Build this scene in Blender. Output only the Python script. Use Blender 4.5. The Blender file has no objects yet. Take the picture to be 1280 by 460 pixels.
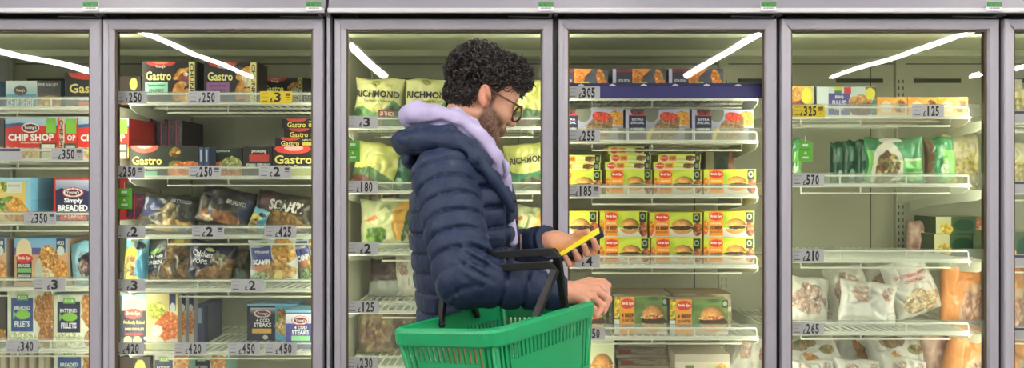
import bpy, bmesh, math, random
import numpy as np
from mathutils import Vector, Matrix, Euler

# ------------------------------------------------------------------ camera, world, lights, exposure
SC = bpy.context.scene
COL = SC.collection
F = 950.0            # focal length in pixels of the 1280 px wide frame
ZC = 1.40            # camera height
cam = bpy.data.objects.new('camera', bpy.data.cameras.new('camera'))
COL.objects.link(cam)
cam.location = (0, 0, ZC)
cam.rotation_euler = (math.pi / 2, 0, 0)
cam.data.sensor_fit = 'HORIZONTAL'
cam.data.sensor_width = 36
cam.data.lens = 36 * F / 1280
cam.data.clip_start = 0.05
SC.camera = cam

world = bpy.data.worlds.new('world')
SC.world = world
world.use_nodes = True
bgn = world.node_tree.nodes['Background']
bgn.inputs[0].default_value = (0.86, 0.88, 0.95, 1)
bgn.inputs[1].default_value = 0.45

SC.view_settings.view_transform = 'Standard'
SC.view_settings.look = 'None'
SC.view_settings.exposure = 0.0
SC.view_settings.gamma = 1
SC.view_settings.use_curve_mapping = False

SC.cycles.transparent_max_bounces = 24
LAMP_POWER = 64.0     # emission of the shop's ceiling strip lights
LED_POWER = 4.6       # watts of each freezer LED tube

# ------------------------------------------------------------------ helpers
random.seed(5)


def W(px, py, Y):
    """point of the place seen at pixel (px,py) of the photograph at distance Y"""
    return Vector(((px - 640) / F * Y, Y, ZC + (230 - py) / F * Y))


def lin(c):
    c = np.asarray(c, float) / 255.0
    return np.where(c <= 0.04045, c / 12.92, ((c + 0.055) / 1.055) ** 2.4)


MATS = {}


def mat(name, rgb, rough=0.5, metal=0.0, spec=0.5, noise=0.0, nscale=20.0, bump=0.0, bscale=60.0, emit=0.0, alpha=None, coat=0.0, attr=False, trans=0.0):
    if name in MATS:
        return MATS[name]
    m = bpy.data.materials.new(name)
    m.use_nodes = True
    nt = m.node_tree
    b = nt.nodes['Principled BSDF']
    col = (*lin(rgb), 1)
    b.inputs['Base Color'].default_value = col
    b.inputs['Roughness'].default_value = rough
    b.inputs['Metallic'].default_value = metal
    b.inputs['Specular IOR Level'].default_value = spec
    if coat:
        b.inputs['Coat Weight'].default_value = coat
        b.inputs['Coat Roughness'].default_value = 0.15
    if alpha is not None:
        b.inputs['Alpha'].default_value = alpha
    if attr:
        a = nt.nodes.new('ShaderNodeAttribute')
        a.attribute_name = 'Col'
        nt.links.new(a.outputs['Color'], b.inputs['Base Color'])
    if emit:
        b.inputs['Emission Color'].default_value = col
        b.inputs['Emission Strength'].default_value = emit
    if noise or bump:
        tc = nt.nodes.new('ShaderNodeTexCoord')
    if noise:
        n = nt.nodes.new('ShaderNodeTexNoise')
        n.inputs['Scale'].default_value = nscale
        n.inputs['Detail'].default_value = 6
        nt.links.new(tc.outputs['Object'], n.inputs['Vector'])
        mx = nt.nodes.new('ShaderNodeMix')
        mx.data_type = 'RGBA'
        mx.inputs['A'].default_value = (*np.clip(np.array(col[:3]) * (1 - noise), 0, 1), 1)
        mx.inputs['B'].default_value = (*np.clip(np.array(col[:3]) * (1 + noise), 0, 1), 1)
        nt.links.new(n.outputs['Fac'], mx.inputs['Factor'])
        nt.links.new(mx.outputs['Result'], b.inputs['Base Color'])
    if bump:
        n2 = nt.nodes.new('ShaderNodeTexNoise')
        n2.inputs['Scale'].default_value = bscale
        n2.inputs['Detail'].default_value = 4
        nt.links.new(tc.outputs['Object'], n2.inputs['Vector'])
        bp = nt.nodes.new('ShaderNodeBump')
        bp.inputs['Strength'].default_value = bump
        bp.inputs['Distance'].default_value = 0.004
        nt.links.new(n2.outputs['Fac'], bp.inputs['Height'])
        nt.links.new(bp.outputs['Normal'], b.inputs['Normal'])
    MATS[name] = m
    return m


def clear_mat(name, tint, base_refl, rough, body=0.0, bodycol=(230, 235, 230), wave=0.0):
    """thin clear sheet: tinted see-through, Fresnel-like reflection, some cloudy body"""
    if name in MATS:
        return MATS[name]
    m = bpy.data.materials.new(name)
    m.use_nodes = True
    nt = m.node_tree
    nt.nodes.clear()
    out = nt.nodes.new('ShaderNodeOutputMaterial')
    tr = nt.nodes.new('ShaderNodeBsdfTransparent')
    tr.inputs[0].default_value = (*tint, 1)
    gl = nt.nodes.new('ShaderNodeBsdfGlossy')
    gl.inputs['Roughness'].default_value = rough
    if wave:
        tc = nt.nodes.new('ShaderNodeTexCoord')
        nz = nt.nodes.new('ShaderNodeTexNoise'); nz.inputs['Scale'].default_value = 3.2; nz.inputs['Detail'].default_value = 0.5
        bp = nt.nodes.new('ShaderNodeBump'); bp.inputs['Strength'].default_value = 1.0; bp.inputs['Distance'].default_value = wave
        nt.links.new(tc.outputs['Object'], nz.inputs['Vector']); nt.links.new(nz.outputs['Fac'], bp.inputs['Height'])
        nt.links.new(bp.outputs['Normal'], gl.inputs['Normal'])
    lw = nt.nodes.new('ShaderNodeLayerWeight')
    lw.inputs['Blend'].default_value = 0.5
    pw = nt.nodes.new('ShaderNodeMath'); pw.operation = 'POWER'; pw.inputs[1].default_value = 5
    ma = nt.nodes.new('ShaderNodeMath'); ma.operation = 'MULTIPLY_ADD'
    ma.inputs[1].default_value = 1 - base_refl; ma.inputs[2].default_value = base_refl
    nt.links.new(lw.outputs['Facing'], pw.inputs[0])
    nt.links.new(pw.outputs[0], ma.inputs[0])
    mx = nt.nodes.new('ShaderNodeMixShader')
    nt.links.new(ma.outputs[0], mx.inputs[0])
    src = tr
    if body:
        df = nt.nodes.new('ShaderNodeBsdfDiffuse')
        df.inputs[0].default_value = (*lin(bodycol), 1)
        tl = nt.nodes.new('ShaderNodeBsdfTranslucent')
        tl.inputs[0].default_value = (*lin(bodycol), 1)
        mt = nt.nodes.new('ShaderNodeMixShader'); mt.inputs[0].default_value = 0.5
        nt.links.new(df.outputs[0], mt.inputs[1]); nt.links.new(tl.outputs[0], mt.inputs[2])
        m2 = nt.nodes.new('ShaderNodeMixShader'); m2.inputs[0].default_value = body
        nt.links.new(tr.outputs[0], m2.inputs[1]); nt.links.new(mt.outputs[0], m2.inputs[2])
        src = m2
    nt.links.new(src.outputs[0], mx.inputs[1])
    nt.links.new(gl.outputs[0], mx.inputs[2])
    nt.links.new(mx.outputs[0], out.inputs[0])
    MATS[name] = m
    return m


def tag(o, label=None, cat=None, group=None, kind=None):
    if label: o['label'] = label
    if cat: o['category'] = cat
    if group: o['group'] = group
    if kind: o['kind'] = kind
    return o


def empty(name, loc=(0, 0, 0), parent=None):
    o = bpy.data.objects.new(name, None)
    o.empty_display_size = 0.05
    COL.objects.link(o)
    o.location = loc
    o.parent = parent
    return o


def link(name, me, m=None, parent=None, loc=None):
    o = bpy.data.objects.new(name, me)
    COL.objects.link(o)
    if m is not None and not me.materials:
        me.materials.append(m)
    if parent is not None:
        o.parent = parent
    if loc is not None:
        o.location = loc
    return o


def mesh(name, V, Fc, smooth=False):
    me = bpy.data.meshes.new(name)
    me.from_pydata([tuple(v) for v in V], [], [tuple(int(i) for i in f) for f in Fc])
    if smooth:
        me.polygons.foreach_set('use_smooth', [True] * len(me.polygons))
    me.update()
    return me


class MB:
    """collects boxes, bars and tubes for one mesh"""
    def __init__(s):
        s.v = []; s.f = []

    def box(s, x0, x1, y0, y1, z0, z1):
        n = len(s.v)
        s.v += [(x0, y0, z0), (x1, y0, z0), (x1, y1, z0), (x0, y1, z0), (x0, y0, z1), (x1, y0, z1), (x1, y1, z1), (x0, y1, z1)]
        s.f += [tuple(n + i for i in q) for q in ((0, 3, 2, 1), (4, 5, 6, 7), (0, 1, 5, 4), (1, 2, 6, 5), (2, 3, 7, 6), (3, 0, 4, 7))]
        return s

    def prism(s, pts, ax, a0, a1):
        """polygon pts (2D) extruded along axis ax ('x','y','z') from a0 to a1"""
        n = len(s.v); k = len(pts)
        for a in (a0, a1):
            for p, q in pts:
                s.v.append({'x': (a, p, q), 'y': (p, a, q), 'z': (p, q, a)}[ax])
        s.f.append(tuple(n + i for i in range(k))[::-1])
        s.f.append(tuple(n + k + i for i in range(k)))
        for i in range(k):
            j = (i + 1) % k
            s.f.append((n + i, n + j, n + k + j, n + k + i))
        return s

    def tube(s, pts, r, sides=6, closed=False):
        pts = [Vector(p) for p in pts]
        rr = r if hasattr(r, '__len__') else [r] * len(pts)
        n = len(s.v); K = len(pts)
        up = Vector((0, 0, 1))
        prev = None
        for i, p in enumerate(pts):
            if closed:
                t = (pts[(i + 1) % K] - pts[i - 1]).normalized()
            else:
                t = (pts[min(i + 1, K - 1)] - pts[max(i - 1, 0)]).normalized()
            if prev is None:
                a = up if abs(t.z) < 0.9 else Vector((1, 0, 0))
                u = t.cross(a).normalized()
            else:
                u = (prev - t * prev.dot(t)).normalized()
            prev = u
            w = t.cross(u)
            for q in range(sides):
                an = 2 * math.pi * (q + 0.5) / sides
                s.v.append(tuple(p + (u * math.cos(an) + w * math.sin(an)) * rr[i]))
        for i in range(K if closed else K - 1):
            for q in range(sides):
                a = n + i * sides + q; b = n + i * sides + (q + 1) % sides
                j = (i + 1) % K
                c = n + j * sides + (q + 1) % sides; d = n + j * sides + q
                s.f.append((a, b, c, d))
        if not closed:
            s.f.append(tuple(n + q for q in range(sides))[::-1])
            s.f.append(tuple(n + (K - 1) * sides + q for q in range(sides)))
        return s

    def build(s, name, m, parent=None, smooth=False, bevel=0.0, loc=None):
        me = mesh(name, s.v, s.f, smooth)
        bm = bmesh.new(); bm.from_mesh(me)
        bmesh.ops.recalc_face_normals(bm, faces=bm.faces)
        bm.to_mesh(me); bm.free()
        o = link(name, me, m, parent, loc)
        if bevel:
            b = o.modifiers.new('bevel', 'BEVEL'); b.width = bevel; b.segments = 2; b.limit_method = 'ANGLE'
        return o


# ---- text as flat printed geometry (unit height meshes standing in the XZ plane)
TXT = {}


def text_data(s, bold=0.0):
    key = (s, bold)
    if key in TXT:
        return TXT[key]
    cu = bpy.data.curves.new('t', 'FONT')
    cu.body = s
    cu.resolution_u = 2
    cu.offset = bold
    o = bpy.data.objects.new('t', cu)
    COL.objects.link(o)
    dg = bpy.context.evaluated_depsgraph_get()
    me = bpy.data.meshes.new_from_object(o.evaluated_get(dg))
    n = len(me.vertices)
    co = np.empty(n * 3); me.vertices.foreach_get('co', co); co = co.reshape(-1, 3)
    fs = [tuple(p.vertices) for p in me.polygons]
    bpy.data.objects.remove(o); bpy.data.curves.remove(cu); bpy.data.meshes.remove(me)
    lo, hi = co.min(0), co.max(0)
    X = (co[:, 0] - lo[0]) / max(hi[0] - lo[0], 1e-6)
    Z = (co[:, 1] - lo[1]) / max(hi[1] - lo[1], 1e-6)
    TXT[key] = (X, Z, fs, (hi[0] - lo[0]) / (hi[1] - lo[1]))
    return TXT[key]


TXM = {}


def lettering(s, rgb, parent, x0, x1, z0, z1, y=-0.0009, bold=0.02, rot=0, surf=None, flip=False, name='lettering'):
    """text filling the rectangle x0..x1, z0..z1 on the plane y (parent's own units)"""
    X, Z, fs, asp = text_data(s, bold)
    key = (s, bold, rot, flip)
    if surf is None:
        if key not in TXM:
            V = np.stack([X - 0.5, np.zeros_like(X), Z - 0.5], 1)
            if flip: V = V * [-1, 1, -1]
            if rot: V = np.stack([V[:, 2] * rot, V[:, 1], -V[:, 0] * rot], 1)
            TXM[key] = mesh('lettering', V, fs)
        me = TXM[key]
        if me.materials and me.materials[0] is not ink(rgb):
            me = me.copy(); me.materials.clear()
        o = link(name, me, ink(rgb), parent)
        o.location = ((x0 + x1) / 2, y, (z0 + z1) / 2)
        o.scale = (x1 - x0, 1, z1 - z0)
    else:
        xx = x0 + (x1 - x0) * X; zz = z0 + (z1 - z0) * Z
        V = np.stack([xx, surf(xx, zz), zz], 1)
        o = link(name, mesh('lettering', V, fs), ink(rgb), parent)
    return o


def ink(rgb):
    return mat('ink_%d_%d_%d' % tuple(rgb), rgb, 0.5)


# ---- numpy noise
def _h(ix, iy, iz, seed):
    n = (ix * 374761393 + iy * 668265263 + iz * 2147483647 + seed * 144269) & 0xffffffff
    n = ((n ^ (n >> 13)) * 1274126177) & 0xffffffff
    return ((n ^ (n >> 16)) & 0xffff) / 65535.0


def vnoise(x, y, z, seed=0):
    x, y, z = np.broadcast_arrays(x, y, z)
    ix, iy, iz = (np.floor(a).astype(np.int64) for a in (x, y, z))
    fx, fy, fz = x - ix, y - iy, z - iz
    fx, fy, fz = (a * a * (3 - 2 * a) for a in (fx, fy, fz))
    r = 0
    for dx in (0, 1):
        wx = fx if dx else 1 - fx
        for dy in (0, 1):
            wy = fy if dy else 1 - fy
            for dz in (0, 1):
                wz = fz if dz else 1 - fz
                r = r + wx * wy * wz * _h(ix + dx, iy + dy, iz + dz, seed)
    return r * 2 - 1


# ---- implicit surfaces meshed with surface nets
def surface_nets(fn, lo, hi, h):
    lo = np.array(lo, float); hi = np.array(hi, float)
    n = np.ceil((hi - lo) / h).astype(int) + 1
    ax = [lo[i] + h * np.arange(n[i]) for i in range(3)]
    vals = np.empty(n, np.float32)
    step = max(1, int(400000 / (n[1] * n[2])))
    for i in range(0, n[0], step):
        gx, gy, gz = np.meshgrid(ax[0][i:i + step], ax[1], ax[2], indexing='ij')
        vals[i:i + step] = fn(gx, gy, gz)
    ins = vals < 0
    c = ins[:-1, :-1, :-1].astype(np.int8)
    tot = sum(ins[a:n[0] - 1 + a, b:n[1] - 1 + b, d:n[2] - 1 + d].astype(np.int8) for a in (0, 1) for b in (0, 1) for d in (0, 1))
    act = (tot > 0) & (tot < 8)
    I = np.argwhere(act)
    idx = -np.ones(act.shape, np.int64); idx[act] = np.arange(len(I))
    acc = np.zeros((len(I), 3)); cnt = np.zeros(len(I))
    corners = [(a, b, d) for a in (0, 1) for b in (0, 1) for d in (0, 1)]
    for p in corners:
        for k in range(3):
            if p[k] == 0:
                q = list(p); q[k] = 1
                v0 = vals[I[:, 0] + p[0], I[:, 1] + p[1], I[:, 2] + p[2]]
                v1 = vals[I[:, 0] + q[0], I[:, 1] + q[1], I[:, 2] + q[2]]
                m = (v0 < 0) != (v1 < 0)
                t = np.where(m, v0 / np.where(m, v0 - v1, 1), 0)
                pos = np.tile(np.array(p, float), (len(I), 1)); pos[:, k] = t
                acc += pos * m[:, None]; cnt += m
    V = lo + h * (I + acc / cnt[:, None])
    Q = []
    for k in range(3):
        a, b = (k + 1) % 3, (k + 2) % 3
        sl0 = [slice(None)] * 3; sl1 = [slice(None)] * 3
        sl0[k] = slice(0, -1); sl1[k] = slice(1, None)
        for s_ in (sl0, sl1):
            s_[a] = slice(1, -1); s_[b] = slice(1, -1)
        e0 = ins[tuple(sl0)]; e1 = ins[tuple(sl1)]
        E = np.argwhere(e0 != e1)
        if not len(E): continue
        flip = e0[E[:, 0], E[:, 1], E[:, 2]]
        base = E.copy(); base[:, a] += 1; base[:, b] += 1
        def cell(da, db):
            q = base.copy(); q[:, a] -= da; q[:, b] -= db
            return idx[q[:, 0], q[:, 1], q[:, 2]]
        q4 = np.stack([cell(1, 1), cell(0, 1), cell(0, 0), cell(1, 0)], 1)
        q4[~flip] = q4[~flip][:, ::-1]
        Q.append(q4)
    return V, np.concatenate(Q)


def smin(a, b, k):
    h = np.clip(0.5 + 0.5 * (b - a) / k, 0, 1)
    return b + (a - b) * h - k * h * (1 - h)


def smax(a, b, k):
    return -smin(-a, -b, k)


def s_ell(x, y, z, c, r):
    dx, dy, dz = (x - c[0]), (y - c[1]), (z - c[2])
    k0 = np.sqrt((dx / r[0]) ** 2 + (dy / r[1]) ** 2 + (dz / r[2]) ** 2)
    k1 = np.sqrt((dx / r[0] ** 2) ** 2 + (dy / r[1] ** 2) ** 2 + (dz / r[2] ** 2) ** 2) + 1e-9
    return k0 * (k0 - 1) / k1


def s_cap(x, y, z, a, b, ra, rb=None, ret_t=False):
    rb = ra if rb is None else rb
    ba = np.array(b, float) - np.array(a, float)
    px, py, pz = x - a[0], y - a[1], z - a[2]
    t = np.clip((px * ba[0] + py * ba[1] + pz * ba[2]) / (ba @ ba), 0, 1)
    d = np.sqrt((px - ba[0] * t) ** 2 + (py - ba[1] * t) ** 2 + (pz - ba[2] * t) ** 2) - (ra + (rb - ra) * t)
    return (d, t) if ret_t else d


def s_chain(x, y, z, pts, rad, k=0.006):
    d = None
    for i in range(len(pts) - 1):
        e = s_cap(x, y, z, pts[i], pts[i + 1], rad[i], rad[i + 1])
        d = e if d is None else smin(d, e, k)
    return d


def np_mesh(name, V, Q, smooth=True, col=None):
    me = bpy.data.meshes.new(name)
    nv, nf, k = len(V), len(Q), Q.shape[1]
    me.vertices.add(nv); me.vertices.foreach_set('co', np.asarray(V, np.float32).ravel())
    me.loops.add(nf * k); me.loops.foreach_set('vertex_index', np.asarray(Q, np.int32).ravel())
    me.polygons.add(nf)
    me.polygons.foreach_set('loop_start', np.arange(0, nf * k, k, dtype=np.int32))
    me.polygons.foreach_set('use_smooth', np.full(nf, smooth))
    me.update(calc_edges=True)
    me.validate()
    if col is not None:
        at = me.color_attributes.new('Col', 'FLOAT_COLOR', 'POINT')
        at.data.foreach_set('color', np.concatenate([col, np.ones((nv, 1))], 1).astype(np.float32).ravel())
    return me
# ------------------------------------------------------------------ the shop around the freezers
M_FLOOR = mat('floor_vinyl', (150, 148, 144), 0.35, noise=0.08, nscale=6)
M_CEIL = mat('ceiling_grey', (70, 72, 74), 0.9, noise=0.05)
M_WALL = mat('wall_paint', (88, 88, 90), 0.85, noise=0.05)
tag(MB().box(-8, 8, -7.2, 3.7, -0.05, 0).build('floor', M_FLOOR), kind='structure')
tag(MB().box(-8, 8, -7.2, 3.7, 3.45, 3.5).build('ceiling', M_CEIL), kind='structure')
tag(MB().box(-8, 8, 3.6, 3.7, 0, 3.45).build('wall_back', M_WALL), kind='structure')
tag(MB().box(-8, 8, -7.2, -7.1, 0, 3.45).build('wall_front', M_WALL), kind='structure')

M_HOUS = mat('lamp_housing', (205, 207, 210), 0.5)
M_TUBE = mat('lamp_tube', (255, 252, 245), 0.5, emit=LAMP_POWER)
lamp_names = ['far left end', 'left of the second door', 'left behind the camera', 'right above the camera', 'right behind the camera', 'towards the right end', 'far right end']
for i, lx in enumerate((-6.1, -3.95, -1.87, 0.47, 2.62, 4.88, 6.95)):
    L = empty('ceiling_light', (lx, 0, 3.0))
    tag(L, 'long white ceiling strip light over the aisle, ' + lamp_names[i], 'ceiling light', 'strip lights over the aisle')
    MB().box(-0.05, 0.05, -6.3, 1.9, 0.02, 0.07).build('housing', M_HOUS, L)
    for s in (-1, 1):
        MB().box(s * 0.015 - 0.0085, s * 0.015 + 0.0085, -6.3, 1.9, -0.012, 0.02).build('tube', M_TUBE, L)
    for yy in (-5.0, -2.0, 1.0):
        MB().tube([(0, yy, 0.07), (0, yy, 0.45)], 0.006).build('hanger', M_HOUS, L)

# ------------------------------------------------------------------ freezer cabinets
M_ALU = mat('door_aluminium', (160, 156, 166), 0.42, metal=0.0, spec=0.5, noise=0.05, nscale=9, bump=0.05, bscale=220)
M_ALU2 = mat('door_grip_profile', (172, 168, 178), 0.36, metal=0.0, spec=0.6)
M_HEAD = mat('header_panel', (146, 141, 152), 0.4, noise=0.05, nscale=4)
M_LIP = mat('header_lip', (214, 210, 214), 0.3, spec=0.7)
M_BLACK = mat('black_gasket', (14, 14, 15), 0.45)
M_GASK = mat('brown_gasket', (84, 66, 46), 0.5)
M_STEEL = mat('steel_rod', (190, 188, 190), 0.3, metal=0.8)
M_LINER = mat('freezer_liner', (180, 182, 160), 0.55, noise=0.04, nscale=5)
M_LINER2 = mat('freezer_ceiling', (186, 190, 164), 0.5)
M_WIRE = mat('white_wire', (232, 234, 218), 0.35)
M_BRKT = mat('bracket_white', (222, 226, 208), 0.45)
M_SLOT = mat('slot_dark', (62, 64, 56), 0.8)
M_LED = mat('led_cover', (255, 252, 236), 0.5, emit=3.0)
M_GLASS = clear_mat('door_glass', (0.978, 0.987, 0.973), 0.030, 0.012, wave=0.0011)
M_RAIL = clear_mat('clear_price_rail', (0.97, 0.98, 0.97), 0.06, 0.15, body=0.17)
M_RAILB = mat('blue_rail', (52, 48, 118), 0.35, noise=0.05)
M_RAILB2 = mat('blue_rail_top', (30, 26, 88), 0.35)
M_KICK = mat('kick_plate', (60, 60, 64), 0.5)
M_WHITE = mat('print_white', (238, 236, 240), 0.5)
M_GREEN = mat('print_green', (62, 128, 62), 0.5)
M_GREEN2 = mat('shelf_sign_green', (96, 178, 48), 0.5)

YD = 2.56      # door front face
YG = 2.60      # glass
YS = 2.68      # shelf fronts
YR = 2.613     # price rails, just behind the glass
YB = 3.25      # back wall of the freezers


def xd(px, Y=YD):
    return (px - 640) / F * Y


def zd(py, Y):
    return ZC + (230 - py) / F * Y


Z_TOP = zd(23.5, YD)
Z_RAIL = zd(36.8, YD)
Z_BOT = 0.30
CEIL_Z = zd(38, 2.68)

# bay: door left/right edge px, glass left/right px, junction left/right px, price rails (top,bottom), shelf below the frame
BAYS = [
    dict(d=(-152, 125), g=(-139, 110), j=(-155, 126.5), rails=[(121, 135), (185, 200), (264, 280), (346, 363), (422, 440)], name='far-left door'),
    dict(d=(128, 404), g=(141, 390), j=(126.5, 409), rails=[(115, 129), (207, 222), (281, 297), (349, 364), (428, 443)], name='second door'),
    dict(d=(418, 691), g=(432, 678), j=(413, 694.5), rails=[(145, 160), (227, 241), (303, 318), (376, 391), (446, 461)], name='door behind the man'),
    dict(d=(698, 971), g=(710, 957), j=(694.5, 974), rails=[(104, 123), (160, 177), (230, 246), (318, 334), (405, 424)], name='fourth door'),
    dict(d=(977, 1250), g=(990, 1237), j=(974, 1253), rails=[(130, 146), (216, 232), (311, 327), (400, 418)], name='fifth door'),
    dict(d=(1256, 1530), g=(1270, 1516), j=(1253, 1533), rails=[(138, 153), (226, 241), (318, 333), (408, 424)], name='far-right door'),
]
LOWER = 516
for b in BAYS:
    b['X0'] = xd(b['j'][0]); b['X1'] = xd(b['j'][1])
    b['rails'].append((LOWER - 16, LOWER))
    b['z'] = [zd(r[1], YS) + 0.006 for r in b['rails']]

# shared wire shelf mesh, one metre wide, front edge at y = 0
mw = MB()
nw = 27
for i in range(nw):
    x = -0.5 + i / (nw - 1)
    mw.box(x - 0.0026, x + 0.0026, 0, 0.5, -0.004, 0.001)
for yy in (0.0, 0.17, 0.34, 0.495):
    mw.box(-0.5, 0.5, yy - 0.003, yy + 0.003, -0.009, -0.003)
wire_me = mesh('wire_grid', mw.v, mw.f)
wire_me.materials.append(M_WIRE)
fz = 0.03
mf = MB().tube([(-0.5, 0, -0.006), (-0.5, 0, fz - 0.006), (-0.494, 0, fz), (0.494, 0, fz), (0.5, 0, fz - 0.006), (0.5, 0, -0.006)], 0.0032)
for x in (-0.16, 0.18):
    mf.box(x - 0.003, x + 0.003, -0.002, 0.002, 0, fz)
mf.box(-0.5, 0.5, -0.004, 0.004, -0.011, 0.002)
front_me = mesh('front_fence', mf.v, mf.f)
front_me.materials.append(M_WIRE)
mu = MB().tube([(-0.34, 0.04, -0.006), (-0.34, 0.04, -0.034), (0.44, 0.04, -0.034), (0.44, 0.04, -0.006)], 0.003)
mu.box(-0.03, -0.024, 0.037, 0.043, -0.034, -0.004)
under_me = mesh('under_frame', mu.v, mu.f)
under_me.materials.append(M_WIRE)
mb_ = MB().prism([(0.0, 0.002), (0.5, 0.002), (0.5, -0.085), (0.33, -0.06), (0.04, -0.034), (0.0, -0.02)], 'x', -0.002, 0.002)
brk_me = mesh('bracket', mb_.v, mb_.f)
brk_me.materials.append(M_BRKT)


def make_door(par, b):
    x0, x1 = (xd(p) for p in b['d']); g0, g1 = (xd(p) for p in b['g'])
    D = empty('door', ((x0 + x1) / 2, YD, Z_BOT), par)
    xc = (x0 + x1) / 2
    H = Z_TOP - Z_BOT; hr = Z_TOP - Z_RAIL
    a0, a1, c0, c1 = x0 - xc, x1 - xc, g0 - xc, g1 - xc
    # stiles with mitred ends
    for side in (0, 1):
        if side == 0:
            w = c0 - a0
            pr = [(0, 0.004), (0.003, 0), (w * 0.5, 0), (w * 0.54, 0.005), (w * 0.6, 0.005), (w, 0.010), (w, 0.022), (0, 0.022)]
            pts = [(a0 + p, q) for p, q in pr]; xo = a0
        else:
            w = a1 - c1
            pr = [(0, 0.010), (0.004, 0.002), (w - 0.004, 0), (w, 0.004), (w, 0.022), (0, 0.022)]
            pts = [(c1 + p, q) for p, q in pr]; xo = a1
        m = MB().prism(pts, 'z', 0, H)
        k = hr / w
        m.v = [(x, y, (z - abs(x - xo) * k) if z > H / 2 else (z + abs(x - xo) * k)) for x, y, z in m.v]
        m.build('stile', M_ALU2 if side == 0 else M_ALU, D)
    for top in (1, 0):
        pts = [(0.004, 0), (0.0, 0.004), (0.002, hr - 0.003), (0.010, hr), (0.022, hr), (0.022, 0)]
        m = MB().prism([(q, (H - r) if top else r) for q, r in pts], 'x', a0, a1)
        m.v = [((x + ((H - z) if top else z) * ((c0 - a0) / hr)) if x < 0 else (x - ((H - z) if top else z) * ((a1 - c1) / hr)), y, z) for x, y, z in m.v]
        m.build('rail', M_ALU, D)
    g = MB()
    t = 0.008
    g.box(c0, c1, 0.014, 0.020, H - hr - t * 0.6, H - hr); g.box(c0, c1, 0.014, 0.020, hr, hr + t)
    g.box(c0, c0 + 0.006, 0.014, 0.020, hr, H - hr); g.box(c1 - 0.006, c1, 0.014, 0.020, hr, H - hr)
    g.build('gasket', M_GASK, D)
    gl = MB().box(c0 - 0.004, c1 + 0.004, 0.020, 0.027, hr - 0.004, H - hr + 0.004).build('glass_pane', M_GLASS, D)
    g2 = MB().box(c0 - 0.004, c1 + 0.004, -0.002, 0.002, hr - 0.004, H - hr + 0.004).build('glass_pane', M_GLASS, D, loc=(0, 0.0335, 0))
    g2.rotation_euler = (0.0016, 0, b.get('rot', 0.002) * -0.5)
    D.rotation_euler.z = b.get('rot', 0)
    MB().box(a0 + 0.02, a0 + 0.075, 0.012, 0.03, H + 0.004, H + 0.016).build('hinge_cover', M_BLACK, D)
    MB().tube([(a1 - 0.15, 0.018, H + 0.012), (a1 - 0.005, 0.012, H + 0.008)], 0.0022).build('closer_rod', M_STEEL, D)
    for q in (0, 1):
        MB().box(a1 - 0.014 + q * 0.018, a1 - 0.003 + q * 0.018, -0.012, 0.02, H + 0.010, H + 0.019).build('hinge_pin_cap', M_STEEL, D)


def make_shelf(par, b, k):
    w = b['X1'] - b['X0']
    xc = (b['X0'] + b['X1']) / 2
    sw = w - 0.062
    z = b['z'][k]
    S = empty('shelf', (xc, YS + 0.02, z), par)
    o = link('wire_grid', wire_me, None, S); o.scale.x = sw
    tag(o, kind='stuff')
    o = link('front_fence', front_me, None, S); o.scale.x = sw; o.location.z = -0.001
    o = link('under_frame', under_me, None, S); o.scale.x = sw
    for s in (-1, 1):
        o = link('bracket', brk_me, None, S); o.location.x = s * (sw / 2 + 0.004)
    rt, rb = b['rails'][k]
    h = (rb - rt) / F * YR
    RO = YR - YS - 0.02; RZ = zd(rb, YR) - z
    blue = rt == 104
    r = MB().box(-w / 2 + 0.004, w / 2 - 0.004, RO - 0.0012, RO + 0.0012, RZ, RZ + h)
    rail = r.build('price_rail', M_RAILB if blue else M_RAIL, S)
    if blue:
        MB().box(-w / 2 + 0.004, w / 2 - 0.004, RO - 0.0025, RO - 0.0012, RZ + h - 0.012, RZ + h).build('rail_cap', M_RAILB2, rail)
        for q in range(7):
            cx = -w / 2 + 0.09 + q * 0.108
            em = MB()
            hz = RZ + h + 0.006
            em.prism([(cx - 0.012, hz - 0.0145), (cx + 0.012, hz - 0.0145), (cx + 0.007, hz - 0.011), (cx + 0.002, hz - 0.0105), (cx, hz - 0.0075), (cx - 0.002, hz - 0.0105), (cx - 0.007, hz - 0.011)], 'y', RO - 0.0034, RO - 0.0027)
            em.build('rail_emblem', M_WHITE, rail)
    else:
        MB().box(-w / 2 + 0.03, w / 2 - 0.03, -0.0185, -0.006, -0.010, -0.004).build('rail_lip', M_WIRE, rail)
        MB().box(-w / 2 + 0.004, w / 2 - 0.004, RO - 0.003, RO + 0.004, RZ + h - 0.0016, RZ + h).build('rail_edge', M_RAIL, rail)


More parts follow.
